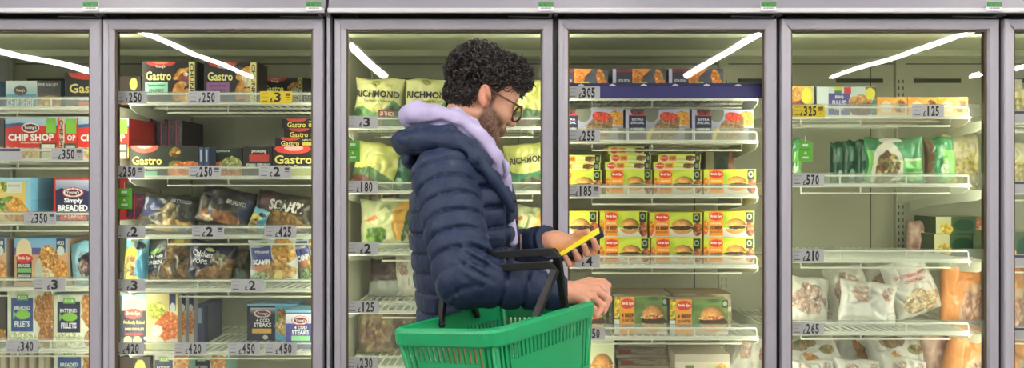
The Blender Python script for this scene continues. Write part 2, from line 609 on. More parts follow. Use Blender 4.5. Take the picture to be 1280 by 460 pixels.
def make_cabinet(bays, label):
    C = empty('freezer_cabinet', ((bays[0]['X0'] + bays[-1]['X1']) / 2, 2.9, 0))
    tag(C, label, 'freezer')
    ox, oy = C.location.x, C.location.y
    Pm = Matrix.Translation((-ox, -oy, 0))
    kids = []

    def part(mb, name, m, parent=None, bevel=0):
        o = mb.build(name, m, None, bevel=bevel)
        o.parent = parent or C
        if parent is None: o.location = (-ox, -oy, 0)
        return o
    X0, X1 = bays[0]['X0'], bays[-1]['X1']
    ZH = zd(16.7, 2.53); ZL = zd(10.8, 2.53); ZT2 = 2.36
    part(MB().prism([(2.53, ZL), (2.565, ZL), (2.62, ZL + 0.05), (2.62, ZT2), (2.545, ZT2), (2.545, ZL + 0.06)], 'x', X0, X1), 'header_panel', M_HEAD)
    part(MB().box(X0, X1, 2.515, 2.53, ZH, ZL), 'header_lip', M_LIP, bevel=0.003)
    part(MB().box(X0, X1, 2.5305, 2.60, ZH + 0.002, ZL - 0.001), 'header_soffit', M_BLACK)  # black underside added: shade of the gap put into the colour
    part(MB().box(X0, X1, 2.60, 2.64, Z_TOP - 0.03, ZL - 0.001), 'header_recess', M_BLACK)
    part(MB().box(X0, X1, YB, YB + 0.06, 0.1, CEIL_Z + 0.3), 'back_panel', M_LINER)
    part(MB().box(X0, X1, 2.64, YB, CEIL_Z, CEIL_Z + 0.03), 'inner_ceiling', M_LINER2)
    part(MB().box(X0, X1, 2.64, 2.70, CEIL_Z - 0.02, CEIL_Z), 'air_duct', M_LINER2)
    part(MB().box(X0, X1, 3.06, 3.12, CEIL_Z - 0.026, CEIL_Z), 'fan_duct', M_LINER2)
    part(MB().box(X0, X1, 2.60, YB, 0.24, 0.30), 'deck', M_LINER)
    part(MB().box(X0, X1, 2.58, YB, 0.0, 0.24), 'kick_plate', M_KICK)
    part(MB().box(X0, X1, YB + 0.06, YB + 0.34, 0.0, ZT2), 'rear_shell', M_KICK)
    part(MB().box(X0, X1, 2.62, YB + 0.06, CEIL_Z + 0.03, ZT2), 'roof_box', M_HEAD)
    for x in (X0 + 0.006, X1 - 0.006):
        part(MB().box(x - 0.006, x + 0.006, 2.64, YB, 0.1, CEIL_Z), 'side_panel', M_LINER)
    js = [b['X0'] for b in bays] + [X1]
    for i, x in enumerate(js):
        part(MB().box(x - (0.022 if i else 0.0), x + (0.022 if i < len(js) - 1 else 0.0), 2.622, 2.640, 0.24, Z_TOP), 'mullion', M_BLACK)
        lo = x + 0.02 if i == 0 else x
        lo = x - 0.02 if i == len(js) - 1 else lo
        part(MB().box(lo - 0.010, lo + 0.010, 2.641, 2.652, 0.32, CEIL_Z - 0.03), 'led_tube', M_LED)
        # the tube's lens throws the light sideways along the shelves
        for sd in (-1, 1):
            if (i == 0 and sd < 0) or (i == len(js) - 1 and sd > 0): continue
            ld = bpy.data.lights.new('led_light', 'AREA')
            ld.shape = 'RECTANGLE'; ld.size = 0.03; ld.size_y = 1.5; ld.energy = LED_POWER
            ld.color = (1.0, 0.97, 0.86)
            lo_ = bpy.data.objects.new('led_light', ld); COL.objects.link(lo_)
            lo_.parent = C
            lo_.location = (lo + sd * 0.012 - ox, 2.655 - oy, 1.16); lo_.rotation_euler = (-math.pi / 2, 0, -sd * math.radians(58))
    # added black fillers, blocking the LED light that leaks through the door gaps
    for i, x in enumerate(js):
        a = xd(bays[i - 1]['d'][1]) - 0.010 if i else x
        c = xd(bays[i]['d'][0]) + 0.010 if i < len(js) - 1 else x
        part(MB().box(a, c, 2.588, 2.602, 0.24, ZH), 'gap_filler', M_BLACK)
    for i, x in enumerate(js):
        up = part(MB().box(max(x - 0.02, X0), min(x + 0.02, X1), YB - 0.022, YB, 0.3, CEIL_Z), 'upright', M_LINER)
        sl = MB()
        z = 0.4
        while z < CEIL_Z - 0.1:
            for s in (-1, 1):
                sl.box(x + s * 0.009 - 0.002, x + s * 0.009 + 0.002, YB - 0.0235, YB - 0.0215, z, z + 0.014)
            z += 0.028
        so = sl.build('upright_slots', M_SLOT, up); tag(so, kind='stuff')
    for b in bays:
        n0 = set(bpy.data.objects)
        make_door(None, b)
        for k in range(len(b['rails'])):
            make_shelf(None, b, k)
        for o in set(bpy.data.objects) - n0:
            if o.parent is None:
                o.parent = C
                o.location = o.location - Vector((ox, oy, 0))
        xm = (b['X0'] + b['X1']) / 2
        w = b['X1'] - b['X0']
        zs = zd(101, YB)
        for s in (-1, 1):
            part(MB().box(xm + s * 0.21 - 0.10, xm + s * 0.21 + 0.10, YB - 0.002, YB + 0.01, zs - 0.009, zs + 0.009), 'vent_slit', M_SLOT)
        part(MB().box(b['X0'], b['X1'], YB - 0.0015, YB + 0.01, zd(80, YB) - 0.002, zd(80, YB) + 0.002), 'panel_seam', M_SLOT)
        part(MB().box(xm + w * 0.34, xm + w * 0.34 + 0.003, YB - 0.0015, YB + 0.01, 0.4, zd(80, YB)), 'panel_seam', M_SLOT)
    return C


BAYS[0]['rot'] = 0.004; BAYS[1]['rot'] = -0.004; BAYS[2]['rot'] = 0.003; BAYS[3]['rot'] = -0.002; BAYS[4]['rot'] = 0.003
CAB1 = make_cabinet(BAYS[:2], 'grey-framed upright glass-door freezer with two doors left of the man')
CAB2 = make_cabinet(BAYS[2:], 'long grey-framed upright glass-door freezer behind and right of the man')
js = MB().box(xd(409.3), xd(412.6), 2.552, 2.60, 0.05, zd(16, 2.56)).build('joint_strip', M_ALU, CAB2)
js.location = (-CAB2.location.x, -CAB2.location.y, 0)

# tags stuck on the header
for i, (a, nm) in enumerate(((104, 'above the far-left door'), (383, 'above the second door'), (673, 'above the door behind the man'), (951, 'above the fourth door'), (1233, 'above the fifth door'))):
    Yh = 2.512
    x0, x1 = xd(a, Yh), xd(a + 19, Yh); z0, z1 = zd(13.5, Yh), zd(2.5, Yh)
    T = MB().box(x0, x1, Yh - 0.0015, Yh + 0.0015, z0, z1).build('header_label', M_WHITE)
    tag(T, 'small green and white label on the header ' + nm, 'label', 'header labels')
    MB().box(x0, x1, Yh - 0.0025, Yh - 0.0015, z0 + (z1 - z0) * 0.42, z1).build('green_band', M_GREEN, T)
    hm = MB().box(x0 + 0.003, x0 + 0.012, Yh - 0.0028, Yh - 0.0025, z0 + 0.017, z0 + 0.022).box(x0 + 0.018, x0 + 0.026, Yh - 0.0028, Yh - 0.0025, z0 + 0.017, z0 + 0.023)
    hm.build('dark_print', ink((38, 112, 48)), T)
    fp = MB()
    for q in range(6):
        fp.box(x0 + 0.008 + q * 0.006, x0 + 0.012 + q * 0.006, Yh - 0.0022, Yh - 0.0015, z0 + 0.007, z0 + 0.010)
    tag(fp.build('fine_print', ink((110, 100, 110)), T), kind='stuff')
# ------------------------------------------------------------------ printed fronts of the packs
class P:
    def __init__(s, nx, ny, bg):
        s.nx, s.ny = nx, ny
        s.U, s.V = np.meshgrid(np.linspace(0, 1, nx), np.linspace(0, 1, ny))
        s.C = np.zeros((ny, nx, 3)) + np.array(bg, float)

    def put(s, m, c):
        s.C[m] = c
        return s

    def rect(s, x0, y0, x1, y1, c):
        return s.put((s.U >= x0) & (s.U <= x1) & (s.V >= y0) & (s.V <= y1), c)

    def _e(s, cx, cy, rx, ry, ang=0):
        a = math.radians(ang); k = s.ny / s.nx
        dx, dy = s.U - cx, (s.V - cy) * k
        x = (dx * math.cos(a) + dy * math.sin(a)) / rx
        y = (-dx * math.sin(a) + dy * math.cos(a)) / (ry * k)
        return x * x + y * y

    def ell(s, cx, cy, rx, ry, c, ang=0):
        return s.put(s._e(cx, cy, rx, ry, ang) < 1, c)

    def grad(s, x0, y0, x1, y1, c0, c1, vert=True):
        m = (s.U >= x0) & (s.U <= x1) & (s.V >= y0) & (s.V <= y1)
        t = ((s.V - y0) / (y1 - y0) if vert else (s.U - x0) / (x1 - x0))[m][:, None]
        s.C[m] = np.array(c0) * (1 - t) + np.array(c1) * t
        return s

    def poly(s, pts, c):
        m = np.zeros(s.U.shape, bool)
        n = len(pts)
        for i in range(n):
            (xa, ya), (xb, yb) = pts[i], pts[(i + 1) % n]
            if ya == yb: continue
            cr = ((s.V >= min(ya, yb)) & (s.V < max(ya, yb)) & (s.U < xa + (s.V - ya) * (xb - xa) / (yb - ya)))
            m ^= cr
        return s.put(m, c)

    def _cells(s, pal, seed, sc):
        k = s.ny / s.nx
        x = s.U * sc + 40; y = s.V * k * sc + 40
        best = np.full(s.U.shape, 9.0); cid = np.zeros(s.U.shape); d2 = np.full(s.U.shape, 9.0)
        ix, iy = np.floor(x).astype(np.int64), np.floor(y).astype(np.int64)
        for dx in (-1, 0, 1):
            for dy in (-1, 0, 1):
                jx, jy = ix + dx, iy + dy
                px_ = jx + _h(jx, jy, jx * 0, seed); py_ = jy + _h(jx, jy, jx * 0, seed + 7)
                d = np.hypot(px_ - x, py_ - y)
                r = _h(jx, jy, jx * 0, seed + 13)
                m = d < best
                d2 = np.where(m, best, np.minimum(d2, d))
                cid = np.where(m, r, cid); best = np.where(m, d, best)
        idx = np.minimum((cid * len(pal)).astype(int), len(pal) - 1)
        c = np.array(pal, float)[idx]
        mean = np.array(pal, float).mean(0)
        mix_ = (0.35 + 0.35 * vnoise(x * 0.7, y * 0.7, x * 0, seed + 5))[..., None]
        c = c * (1 - mix_) + mean * mix_
        c = c * (0.84 + 0.26 * np.clip(d2 - best, 0, 1))[..., None] * (1 + 0.26 * vnoise(x * 2.3, y * 2.3, x * 0, seed))[..., None]
        return c

    def food(s, cx, cy, rx, ry, pal, seed=1, sc=14, ang=0):
        m = s._e(cx, cy, rx, ry, ang) < 1 + 0.30 * vnoise(s.U * 9, s.V * 7, s.U * 0 + 3, seed) + 0.40 * vnoise(s.U * 4.3, s.V * 3.1, s.U * 0 + 5, seed + 2)
        s.C[m] = s._cells(pal, seed, sc)[m]
        return s

    def cells(s, x0, y0, x1, y1, pal, seed=1, sc=14):
        m = (s.U >= x0) & (s.U <= x1) & (s.V >= y0) & (s.V <= y1)
        s.C[m] = s._cells(pal, seed, sc)[m]
        return s

    def soft(s, x0, y0, x1, y1, pal, seed=1, sc=3.0):
        m = (s.U >= x0) & (s.U <= x1) & (s.V >= y0) & (s.V <= y1)
        n = np.clip(0.5 + 0.75 * vnoise(s.U * sc, s.V * sc, s.U * 0 + seed, seed), 0, 0.999) * (len(pal) - 1)
        i = n.astype(int); f = (n - i)[..., None]
        p = np.array(pal, float)
        s.C[m] = (p[i] * (1 - f) + p[np.minimum(i + 1, len(pal) - 1)] * f)[m]
        return s

    def burger(s, cx, cy, rx, ry, seed=1, cheese=True):
        k = 1 + 0.10 * vnoise(s.U * 22, s.V * 18, s.U * 0 + seed, seed)
        low = (s._e(cx, cy + ry * 0.30, rx * 0.98, ry * 0.70) < 1) & (s.V > cy + ry * 0.46)
        s.C[low] = np.array((204, 142, 72)) * k[low][:, None]
        s.food(cx, cy + ry * 0.42, rx * 1.04, ry * 0.13, [(110, 160, 46), (150, 190, 60), (206, 206, 90)], seed + 3, 30)
        s.food(cx, cy + ry * 0.22, rx * 1.03, ry * 0.24, [(58, 34, 26), (86, 50, 34), (44, 26, 22), (104, 66, 44)], seed + 2, 34)
        if cheese:
            s.food(cx, cy - ry * 0.02, rx * 1.02, ry * 0.13, [(236, 176, 60), (200, 60, 44), (240, 214, 150)], seed + 1, 26)
            s.food(cx, cy - ry * 0.16, rx * 0.98, ry * 0.10, [(150, 44, 36), (236, 190, 90), (226, 206, 170)], seed + 6, 26)
        t = s._e(cx, cy + ry * 0.02, rx * 0.97, ry * 0.86)
        top = (t < 1) & (s.V < cy - ry * (0.14 if cheese else 0.02))
        sh = np.clip(1.12 - 0.5 * t - 0.25 * (s.U - cx) / rx, 0.55, 1.15) * k
        s.C[top] = (np.array((222, 154, 78)) * sh[..., None])[top]
        return s

    def cells_in(s, cx, cy, rx, ry, pal, seed, sc):
        return s.food(cx, cy, rx, ry, pal, seed, sc)


GOLD = [(226, 164, 60), (205, 130, 40), (240, 190, 90), (186, 108, 34)]
CRUMB = [(206, 132, 52), (228, 166, 84), (180, 104, 40), (240, 200, 130)]
GREENS = [(90, 140, 40), (140, 180, 60), (60, 104, 34)]
RED = (190, 36, 34)
NAVY = (34, 38, 72)

ART = {}


def art(f):
    ART[f.__name__] = f
    return f


def oval_brand(p, cx, cy, rx, ry):
    p.ell(cx, cy, rx, ry, (214, 60, 48))


# each art returns painter, side colour, top colour, lettering [(text, rgb, u0, u1, v0, v1, options)]
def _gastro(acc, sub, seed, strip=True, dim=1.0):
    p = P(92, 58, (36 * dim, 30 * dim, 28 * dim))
    p.ell(0.34, 0.0, 0.27, 0.13, (196, 52, 44)); p.ell(0.34, -0.02, 0.16, 0.08, (240, 140, 110))
    p.food(0.72, 0.28, 0.16, 0.12, GOLD, seed, 9, -30)
    p.food(0.78, 0.44, 0.10, 0.16, [(120, 40, 38), (150, 60, 50), (230, 220, 200)] if seed % 2 else [(236, 226, 200), (220, 200, 160)], seed + 2, 14)
    p.food(0.66, 0.70, 0.09, 0.24, GOLD, seed + 3, 8, 25); p.food(0.78, 0.82, 0.12, 0.16, GOLD, seed + 4, 8, -40)
    p.rect(0.05, 0.50, 0.47, 0.82, acc)
    L = [('Gastro', (238, 228, 150), 0.07, 0.53, 0.24, 0.46, {}), ("Young's", (235, 235, 235), 0.24, 0.42, 0.08, 0.17, {}),
         (sub[0], (40, 60, 60), 0.10, 0.42, 0.55, 0.62, {}), (sub[1], (40, 50, 50), 0.12, 0.40, 0.67, 0.75, {})]
    if strip:
        p.rect(0.855, 0, 0.965, 1, (226, 212, 130)); p.rect(0.965, 0, 1, 1, (30, 26, 24))
        L.append(('CHUNKY', (30, 26, 20), 0.875, 0.945, 0.05, 0.97, dict(rot=1)))
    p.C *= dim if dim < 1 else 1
    return p, (34, 28, 26), (50, 44, 40), L


@art
def gastro_mint(): return _gastro((150, 208, 178), ('Signature Breaded', 'CHUNKY'), 3)
@art
def gastro_purple(): return _gastro((150, 92, 150), ('Signature Breaded', 'CHUNKY'), 4)
@art
def gastro_dim(): return _gastro((60, 50, 54), ('Signature', 'CHUNKY'), 6, True, 0.75)  # dimness of the set-back carton painted into its print


@art
def gastro_red():
    p = P(70, 60, (46, 44, 46)); p.ell(0.5, 0.02, 0.42, 0.16, (214, 70, 56)); p.rect(0.3, 0.75, 1, 1, (220, 80, 70))
    return p, (46, 40, 40), (60, 54, 52), [('Gastro', (240, 226, 130), 0.10, 0.9, 0.28, 0.52, {}), ('Signature Breaded', (220, 220, 220), 0.3, 0.9, 0.64, 0.72, {})]


@art
def gastro_flat():
    p = P(110, 52, (38, 44, 34)); p.ell(0.22, 0.02, 0.20, 0.22, (206, 80, 60)); p.ell(0.22, -0.02, 0.12, 0.12, (240, 170, 150))
    p.food(0.66, 0.24, 0.09, 0.16, [(222, 180, 70), (160, 110, 40), (70, 50, 30)], 4, 22)
    p.food(0.68, 0.62, 0.10, 0.12, GREENS + [(200, 60, 40)], 5, 26)
    p.food(0.82, 0.82, 0.26, 0.26, [(220, 120, 50), (236, 160, 90), (200, 96, 40)], 6, 22, -8)
    p.rect(0.06, 0.86, 0.40, 1, (120, 190, 160))
    return p, (36, 42, 32), (54, 58, 48), [('Gastro', (240, 226, 120), 0.04, 0.47, 0.36, 0.64, {}), ('Lightly Dusted', (220, 224, 220), 0.1, 0.42, 0.72, 0.82, {})]


@art
def gastro_edge():
    p = P(60, 22, (32, 28, 28)); p.ell(0.36, 0.02, 0.24, 0.32, (206, 70, 58)); p.rect(0.66, 0.52, 1, 0.86, (206, 200, 70))
    return p, (34, 30, 28), (48, 44, 40), [('Gastro', (236, 226, 130), 0.14, 0.58, 0.36, 0.92, {}), ('Lightly Dusted', (220, 220, 210), 0.66, 0.98, 0.16, 0.4, {})]


@art
def gastro_square():
    p = P(70, 52, (42, 40, 36)); p.ell(0.42, 0.08, 0.38, 0.18, (214, 66, 56)); p.ell(0.44, 0.05, 0.2, 0.1, (246, 190, 180))
    p.food(0.98, 0.62, 0.1, 0.14, GOLD, 3, 14); p.rect(0.4, 0.76, 0.86, 1, (178, 186, 110))
    return p, (40, 38, 34), (56, 54, 48), [('Gastro', (238, 228, 130), 0.04, 0.84, 0.3, 0.6, {}), ('Lightly Dusted', (210, 214, 206), 0.1, 0.8, 0.64, 0.74, {})]


@art
def black_red_label():
    p = P(56, 56, (40, 42, 38)); p.rect(0.2, 0.28, 0.9, 0.52, (206, 62, 54))
    return p, (38, 40, 34), (50, 52, 46), [('Battered', (225, 225, 215), 0.3, 0.8, 0.12, 0.24, dict(flip=True)), ('Ultimate Fillets', (225, 225, 215), 0.12, 0.95, 0.58, 0.74, dict(flip=True))]


@art
def dark_fish_photo():
    p = P(70, 56, (34, 40, 34)); p.rect(0, 0, 0.8, 0.22, (44, 56, 46))
    p.food(0.5, 0.72, 0.5, 0.3, [(220, 140, 60), (200, 120, 40)], 7, 12); p.food(0.66, 0.55, 0.3, 0.28, [(206, 200, 120), (236, 230, 180), (120, 140, 60)], 8, 18)
    return p, (34, 40, 34), (52, 58, 46), [('Signature', (200, 210, 190), 0.1, 0.6, 0.06, 0.17, {})]


@art
def dark_spine():
    p = P(14, 40, (44, 32, 40)); p.rect(0.0, 0, 0.2, 1, (150, 40, 90)); p.cells(0.35, 0.1, 0.85, 0.9, [(80, 66, 78), (38, 30, 36)], 3, 6)
    return p, (44, 32, 40), (60, 46, 54), []


@art
def dark_small_chip():
    p = P(40, 36, (60, 50, 44)); p.ell(0.66, 0.28, 0.18, 0.22, (206, 206, 110)); p.food(0.5, 0.85, 0.5, 0.22, [(214, 160, 70), (170, 110, 40)], 2, 14)
    return p, (40, 34, 30), (60, 54, 48), []


@art
def chip_blue():
    p = P(100, 46, (206, 222, 230)); p.rect(0, 0.42, 0.56, 1, (70, 142, 176)); p.grad(0, 0, 0.56, 0.42, (224, 232, 236), (160, 196, 214))
    p.ell(0.27, 0.3, 0.12, 0.15, (60, 40, 40)); p.rect(0.57, 0.0, 1, 0.45, (72, 74, 78)); p.grad(0.57, 0.4, 1, 1, (90, 80, 72), (190, 150, 100))
    p.food(0.8, 0.68, 0.2, 0.22, GOLD, 3, 12, -10); p.food(0.66, 0.86, 0.1, 0.12, GOLD, 5, 12)
    return p, (60, 120, 150), (180, 200, 210), [('CHIP SHOP', (240, 244, 240), 0.03, 0.53, 0.56, 0.8, {}), ("Young's", (236, 236, 236), 0.19, 0.35, 0.25, 0.36, {}), ('FIVE VALLEY', (225, 225, 225), 0.6, 0.96, 0.08, 0.17, {})]


@art
def chip_red():
    p = P(110, 84, (206, 44, 36)); p.grad(0, 0, 1, 0.2, (196, 216, 226), (150, 186, 214)); p.poly([(0, .16), (.3, .12), (.6, .22), (1, .18), (1, .34), (0, .34)], (60, 90, 140))
    p.ell(0.5, 0.34, 0.62, 0.14, (206, 44, 36)); p.rect(0, 0.3, 1, 0.62, (206, 44, 36))
    p.ell(0.48, 0.25, 0.17, 0.12, (238, 236, 230)); p.ell(0.48, 0.25, 0.15, 0.095, (96, 34, 36))
    p.rect(0.78, 0.02, 0.97, 0.38, (120, 190, 60))
    p.cells(0, 0.66, 1, 1, [(232, 186, 92), (214, 160, 66), (246, 208, 120)], 4, 13); p.ell(0.5, 0.66, 0.7, 0.08, (206, 44, 36))
    p.rect(0.66, 0.62, 0.98, 1.0, (62, 62, 46)); p.rect(0.69, 0.66, 0.95, 0.8, (226, 226, 206)); p.rect(0.69, 0.84, 0.95, 1, (190, 196, 170))
    return p, (196, 60, 48), (210, 190, 180), [('CHIP SHOP', (246, 244, 236), 0.06, 0.93, 0.40, 0.57, dict(bold=.04)), ("Young's", (240, 236, 230), 0.36, 0.6, 0.20, 0.30, {}), ('Breaded Haddock', (240, 210, 190), 0.3, 0.7, 0.60, 0.635, {})]


@art
def chip_red_end():
    p = P(30, 84, (206, 60, 46)); p.grad(0, 0, 1, 0.15, (196, 216, 226), (140, 180, 210)); p.rect(0.0, 0, 0.34, 1, (226, 214, 190)); p.rect(0.4, 0.02, 0.98, 0.38, (120, 190, 60)); p.rect(0.3, 0.62, 1, 1, (84, 84, 62)); p.rect(0.38, 0.68, 0.92, 0.92, (210, 212, 190))
    return p, (196, 60, 48), (210, 190, 180), [('CHIP SHOP', (90, 40, 36), 0.06, 0.28, 0.05, 0.95, dict(rot=1)), ('OP', (246, 244, 236), 0.5, 0.96, 0.42, 0.56, {})]


@art
def breaded_photo():
    p = P(96, 66, (150, 204, 228)); p.rect(0.0, 0.06, 0.42, 1, NAVY); p.rect(0, 0, 1, 0.06, (170, 214, 234))
    p.rect(0.42, 0.08, 0.9, 1, (226, 196, 100)); p.food(0.52, 0.2, 0.08, 0.14, [(236, 200, 60), (90, 140, 50)], 2, 16); p.rect(0.58, 0.1, 0.84, 0.34, (226, 226, 212))
    p.food(0.62, 0.62, 0.18, 0.2, GREENS + [(170, 200, 70)], 4, 18); p.food(0.76, 0.78, 0.2, 0.3, [(226, 160, 60), (206, 130, 40), (240, 190, 100)], 5, 18)
    return p, (120, 190, 226), (160, 208, 232), [('Simply', (246, 246, 250), 0.05, 0.36, 0.42, 0.54, {}), ('BREADED', (250, 250, 250), 0.0, 0.4, 0.58, 0.74, dict(bold=.04)), ('EAST COAST', (120, 110, 90), 0.61, 0.81, 0.16, 0.21, {})]


@art
def simply_breaded():
    p = P(96, 66, (44, 46, 84)); p.grad(0, 0, 0.7, 0.3, (200, 208, 222), (120, 130, 168)); p.poly([(0, .3), (.15, .22), (.3, .34), (.55, .26), (.7, .34), (.7, .5), (0, .5)], (44, 46, 84))
    p.rect(0, 0.0, 1, 0.04, (206, 60, 54)); p.rect(0, 0, 0.035, 1, (214, 50, 46))
    p.ell(0.36, 0.33, 0.2, 0.12, (206, 60, 54)); p.ell(0.36, 0.33, 0.18, 0.1, (236, 236, 238)); p.ell(0.36, 0.33, 0.15, 0.075, (96, 36, 40))
    p.rect(0.12, 0.82, 0.62, 0.97, (214, 58, 50)); p.rect(0.7, 0.04, 1, 1, (220, 120, 60)); p.food(0.84, 0.2, 0.15, 0.16, GREENS + [(240, 210, 60)], 3, 15); p.food(0.86, 0.6, 0.16, 0.4, GOLD + GREENS, 4, 15)
    return p, (200, 60, 54), (206, 100, 90), [("Young's", (240, 240, 244), 0.24, 0.48, 0.29, 0.37, {}), ('Simply', (250, 250, 252), 0.2, 0.55, 0.46, 0.6, dict(bold=.04)), ('BREADED', (250, 250, 252), 0.08, 0.64, 0.62, 0.77, dict(bold=.05)), ('4 LARGE', (250, 220, 210), 0.2, 0.55, 0.84, 0.94, {})]


@art
def bird_breaded():
    p = P(100, 76, (214, 176, 130)); p.grad(0, 0, 1, 0.28, (120, 180, 220), (150, 176, 206)); p.rect(0, 0.2, 0.5, 0.34, (104, 96, 150)); p.rect(0, 0.34, 1, 1, (206, 164, 122))
    p.ell(0.18, 0.3, 0.15, 0.3, (232, 214, 170)); p.rect(0.05, 0.44, 0.33, 0.9, (38, 44, 48)); p.rect(0.06, 0.62, 0.32, 0.72, (120, 180, 110))
    oval_brand(p, 0.19, 0.42, 0.16, 0.10); p.food(0.66, 0.38, 0.2, 0.24, CRUMB, 3, 20); p.food(0.8, 0.68, 0.2, 0.26, CRUMB, 4, 20); p.food(0.6, 0.78, 0.14, 0.16, [(236, 224, 196), (206, 180, 140)], 9, 14)
    p.ell(0.46, 0.7, 0.07, 0.28, (180, 190, 176)); p.food(0.7, 0.92, 0.2, 0.1, [(60, 104, 40), (84, 130, 50)], 5, 30); p.rect(0.79, 0, 0.96, 0.3, (44, 60, 92)); p.ell(0.875, 0.26, 0.07, 0.1, (206, 216, 206))
    return p, (150, 130, 110), (150, 190, 214), [('Birds Eye', (255, 246, 240), 0.07, 0.31, 0.37, 0.46, {}), ('BREADED', (235, 240, 240), 0.08, 0.30, 0.53, 0.60, {}), ('HADDOCK', (235, 240, 240), 0.08, 0.30, 0.75, 0.80, {}), ('4FOR3', (230, 236, 240), 0.81, 0.94, 0.05, 0.14, {})]


def _fillets(c, seed, t):
    p = P(96, 78, (206, 214, 190)); p.soft(0, 0, 1, 1, [(190, 200, 176), (226, 230, 210), (210, 206, 176)], seed, 4)
    p.food(0.84, 0.3, 0.26, 0.36, [(206, 150, 84), (186, 116, 56), (226, 180, 120), (150, 90, 44)], seed, 26); p.food(0.3, 0.9, 0.34, 0.18, [(226, 232, 190), (190, 206, 140), (240, 240, 214)], seed + 2, 20)
    p.food(0.85, 0.82, 0.22, 0.2, [(150, 84, 50), (200, 150, 90)], seed + 5, 14)
    p.rect(0.08, 0.12, 0.56, 0.72, c); p.rect(0.2, 0.06, 0.46, 0.16, (110, 180, 70)); p.rect(0.24, 0.08, 0.42, 0.13, (220, 236, 200))
    p.ell(0.34, 0.42, 0.16, 0.085, (132, 192, 70)); p.poly([(.12, .34), (.2, .42), (.12, .50)], (132, 192, 70))
    return p, (150, 200, 190), (206, 216, 196), [(t, (240, 244, 250), 0.14, 0.5, 0.26, 0.33, {}), ('FILLETS', (240, 244, 250), 0.16, 0.49, 0.53, 0.64, dict(bold=.04)), ('ASDA', (80, 140, 50), 0.27, 0.39, 0.085, 0.125, {})]


@art
def fillets_blue(): return _fillets((52, 84, 146), 3, 'BREADED')
@art
def fillets_navy(): return _fillets((44, 44, 78), 8, 'BATTERED')


@art
def bird_baked():
    p = P(110, 88, (206, 190, 120)); p.soft(0.44, 0, 1, 1, [(220, 214, 160), (196, 180, 110)], 3, 3); p.rect(0, 0, 0.44, 1, (40, 40, 62)); p.grad(0, 0, 0.44, 0.3, (120, 156, 172), (180, 176, 156))
    p.ell(0.22, 0.22, 0.16, 0.16, (190, 176, 146)); oval_brand(p, 0.21, 0.36, 0.16, 0.09); p.food(0.6, 0.3, 0.2, 0.16, [(206, 206, 80), (236, 220, 120), (140, 170, 60)], 4, 16); p.ell(0.75, 0.8, 0.36, 0.08, (196, 196, 180))
    p.food(0.84, 0.56, 0.24, 0.24, [(216, 110, 50), (190, 80, 40), (236, 170, 100)], 6, 22); p.ell(0.63, 0.66, 0.1, 0.1, (232, 226, 206)); p.ell(0.11, 0.84, 0.07, 0.08, (222, 216, 130)); p.ell(0.28, 0.84, 0.07, 0.08, (222, 216, 130)); p.rect(0.85, 0, 0.97, 0.3, (38, 50, 86)); p.ell(0.91, 0.25, 0.05, 0.08, (206, 214, 220)); p.rect(0.56, 0.92, 0.98, 1, (196, 200, 150))
    return p, (170, 160, 150), (196, 190, 160), [('Birds Eye', (255, 246, 240), 0.09, 0.33, 0.32, 0.40, {}), ('Perfectly Baked', (240, 226, 130), 0.04, 0.41, 0.48, 0.56, {}), ('2 WILD COD FILLETS', (236, 230, 180), 0.06, 0.40, 0.61, 0.66, {}), ('WITH LEMON', (206, 60, 70), 0.06, 0.38, 0.7, 0.745, {})]


@art
def baked_spine():
    p = P(16, 88, (200, 170, 120)); p.rect(0, 0, 0.2, 1, (160, 166, 180)); p.rect(0.25, 0, 1, 0.3, (40, 52, 90)); p.ell(0.6, 0.26, 0.3, 0.07, (206, 214, 220)); p.food(0.6, 0.56, 0.5, 0.2, [(206, 100, 50), (236, 170, 100)], 5, 5); p.rect(0.2, 0.78, 1, 1, (206, 196, 180))
    return p, (150, 150, 160), (190, 190, 180), []


def _cod(base, panel, seed):
    p = P(90, 64, base); p.rect(0, 0.06, 0.56, 1, panel); p.grad(0.06, 0.1, 0.56, 0.3, (206, 214, 230), panel); p.rect(0, 0, 1, 0.05, (130, 186, 220))
    p.ell(0.30, 0.26, 0.18, 0.12, (206, 60, 54)); p.ell(0.30, 0.26, 0.165, 0.105, (240, 240, 244)); p.ell(0.30, 0.26, 0.14, 0.08, (110, 40, 44))
    p.food(0.72, 0.32, 0.16, 0.22, GREENS + [(206, 80, 50)], seed, 20); p.food(0.8, 0.62, 0.22, 0.26, [(222, 190, 120), (206, 160, 80), (236, 214, 160)], seed + 2, 16)
    return p, base, (150, 200, 226), [("Young's", (240, 240, 244), 0.2, 0.41, 0.22, 0.31, {}), ('4 COD', (246, 246, 250), 0.18, 0.44, 0.40, 0.49, dict(bold=.03)), ('STEAKS', (246, 246, 250), 0.13, 0.48, 0.51, 0.63, dict(bold=.04))]


@art
def cod_navy():
    p, a, b, L = _cod((96, 170, 210), (38, 42, 62), 3)
    p.rect(0.1, 0.67, 0.48, 0.80, (226, 178, 84)); p.ell(0.36, 0.91, 0.05, 0.06, (206, 206, 200))
    return p, a, b, L


@art
def cod_white():
    p, a, b, L = _cod((160, 200, 230), (74, 74, 150), 5)
    p.grad(0, 0.08, 0.56, 0.34, (236, 238, 246), (200, 204, 232)); p.ell(0.30, 0.26, 0.18, 0.12, (206, 60, 54)); p.ell(0.30, 0.26, 0.165, 0.105, (240, 240, 244)); p.ell(0.30, 0.26, 0.14, 0.08, (110, 40, 44)); p.rect(0.12, 0.66, 0.5, 0.79, (140, 206, 150))
    return p, (150, 196, 226), b, L


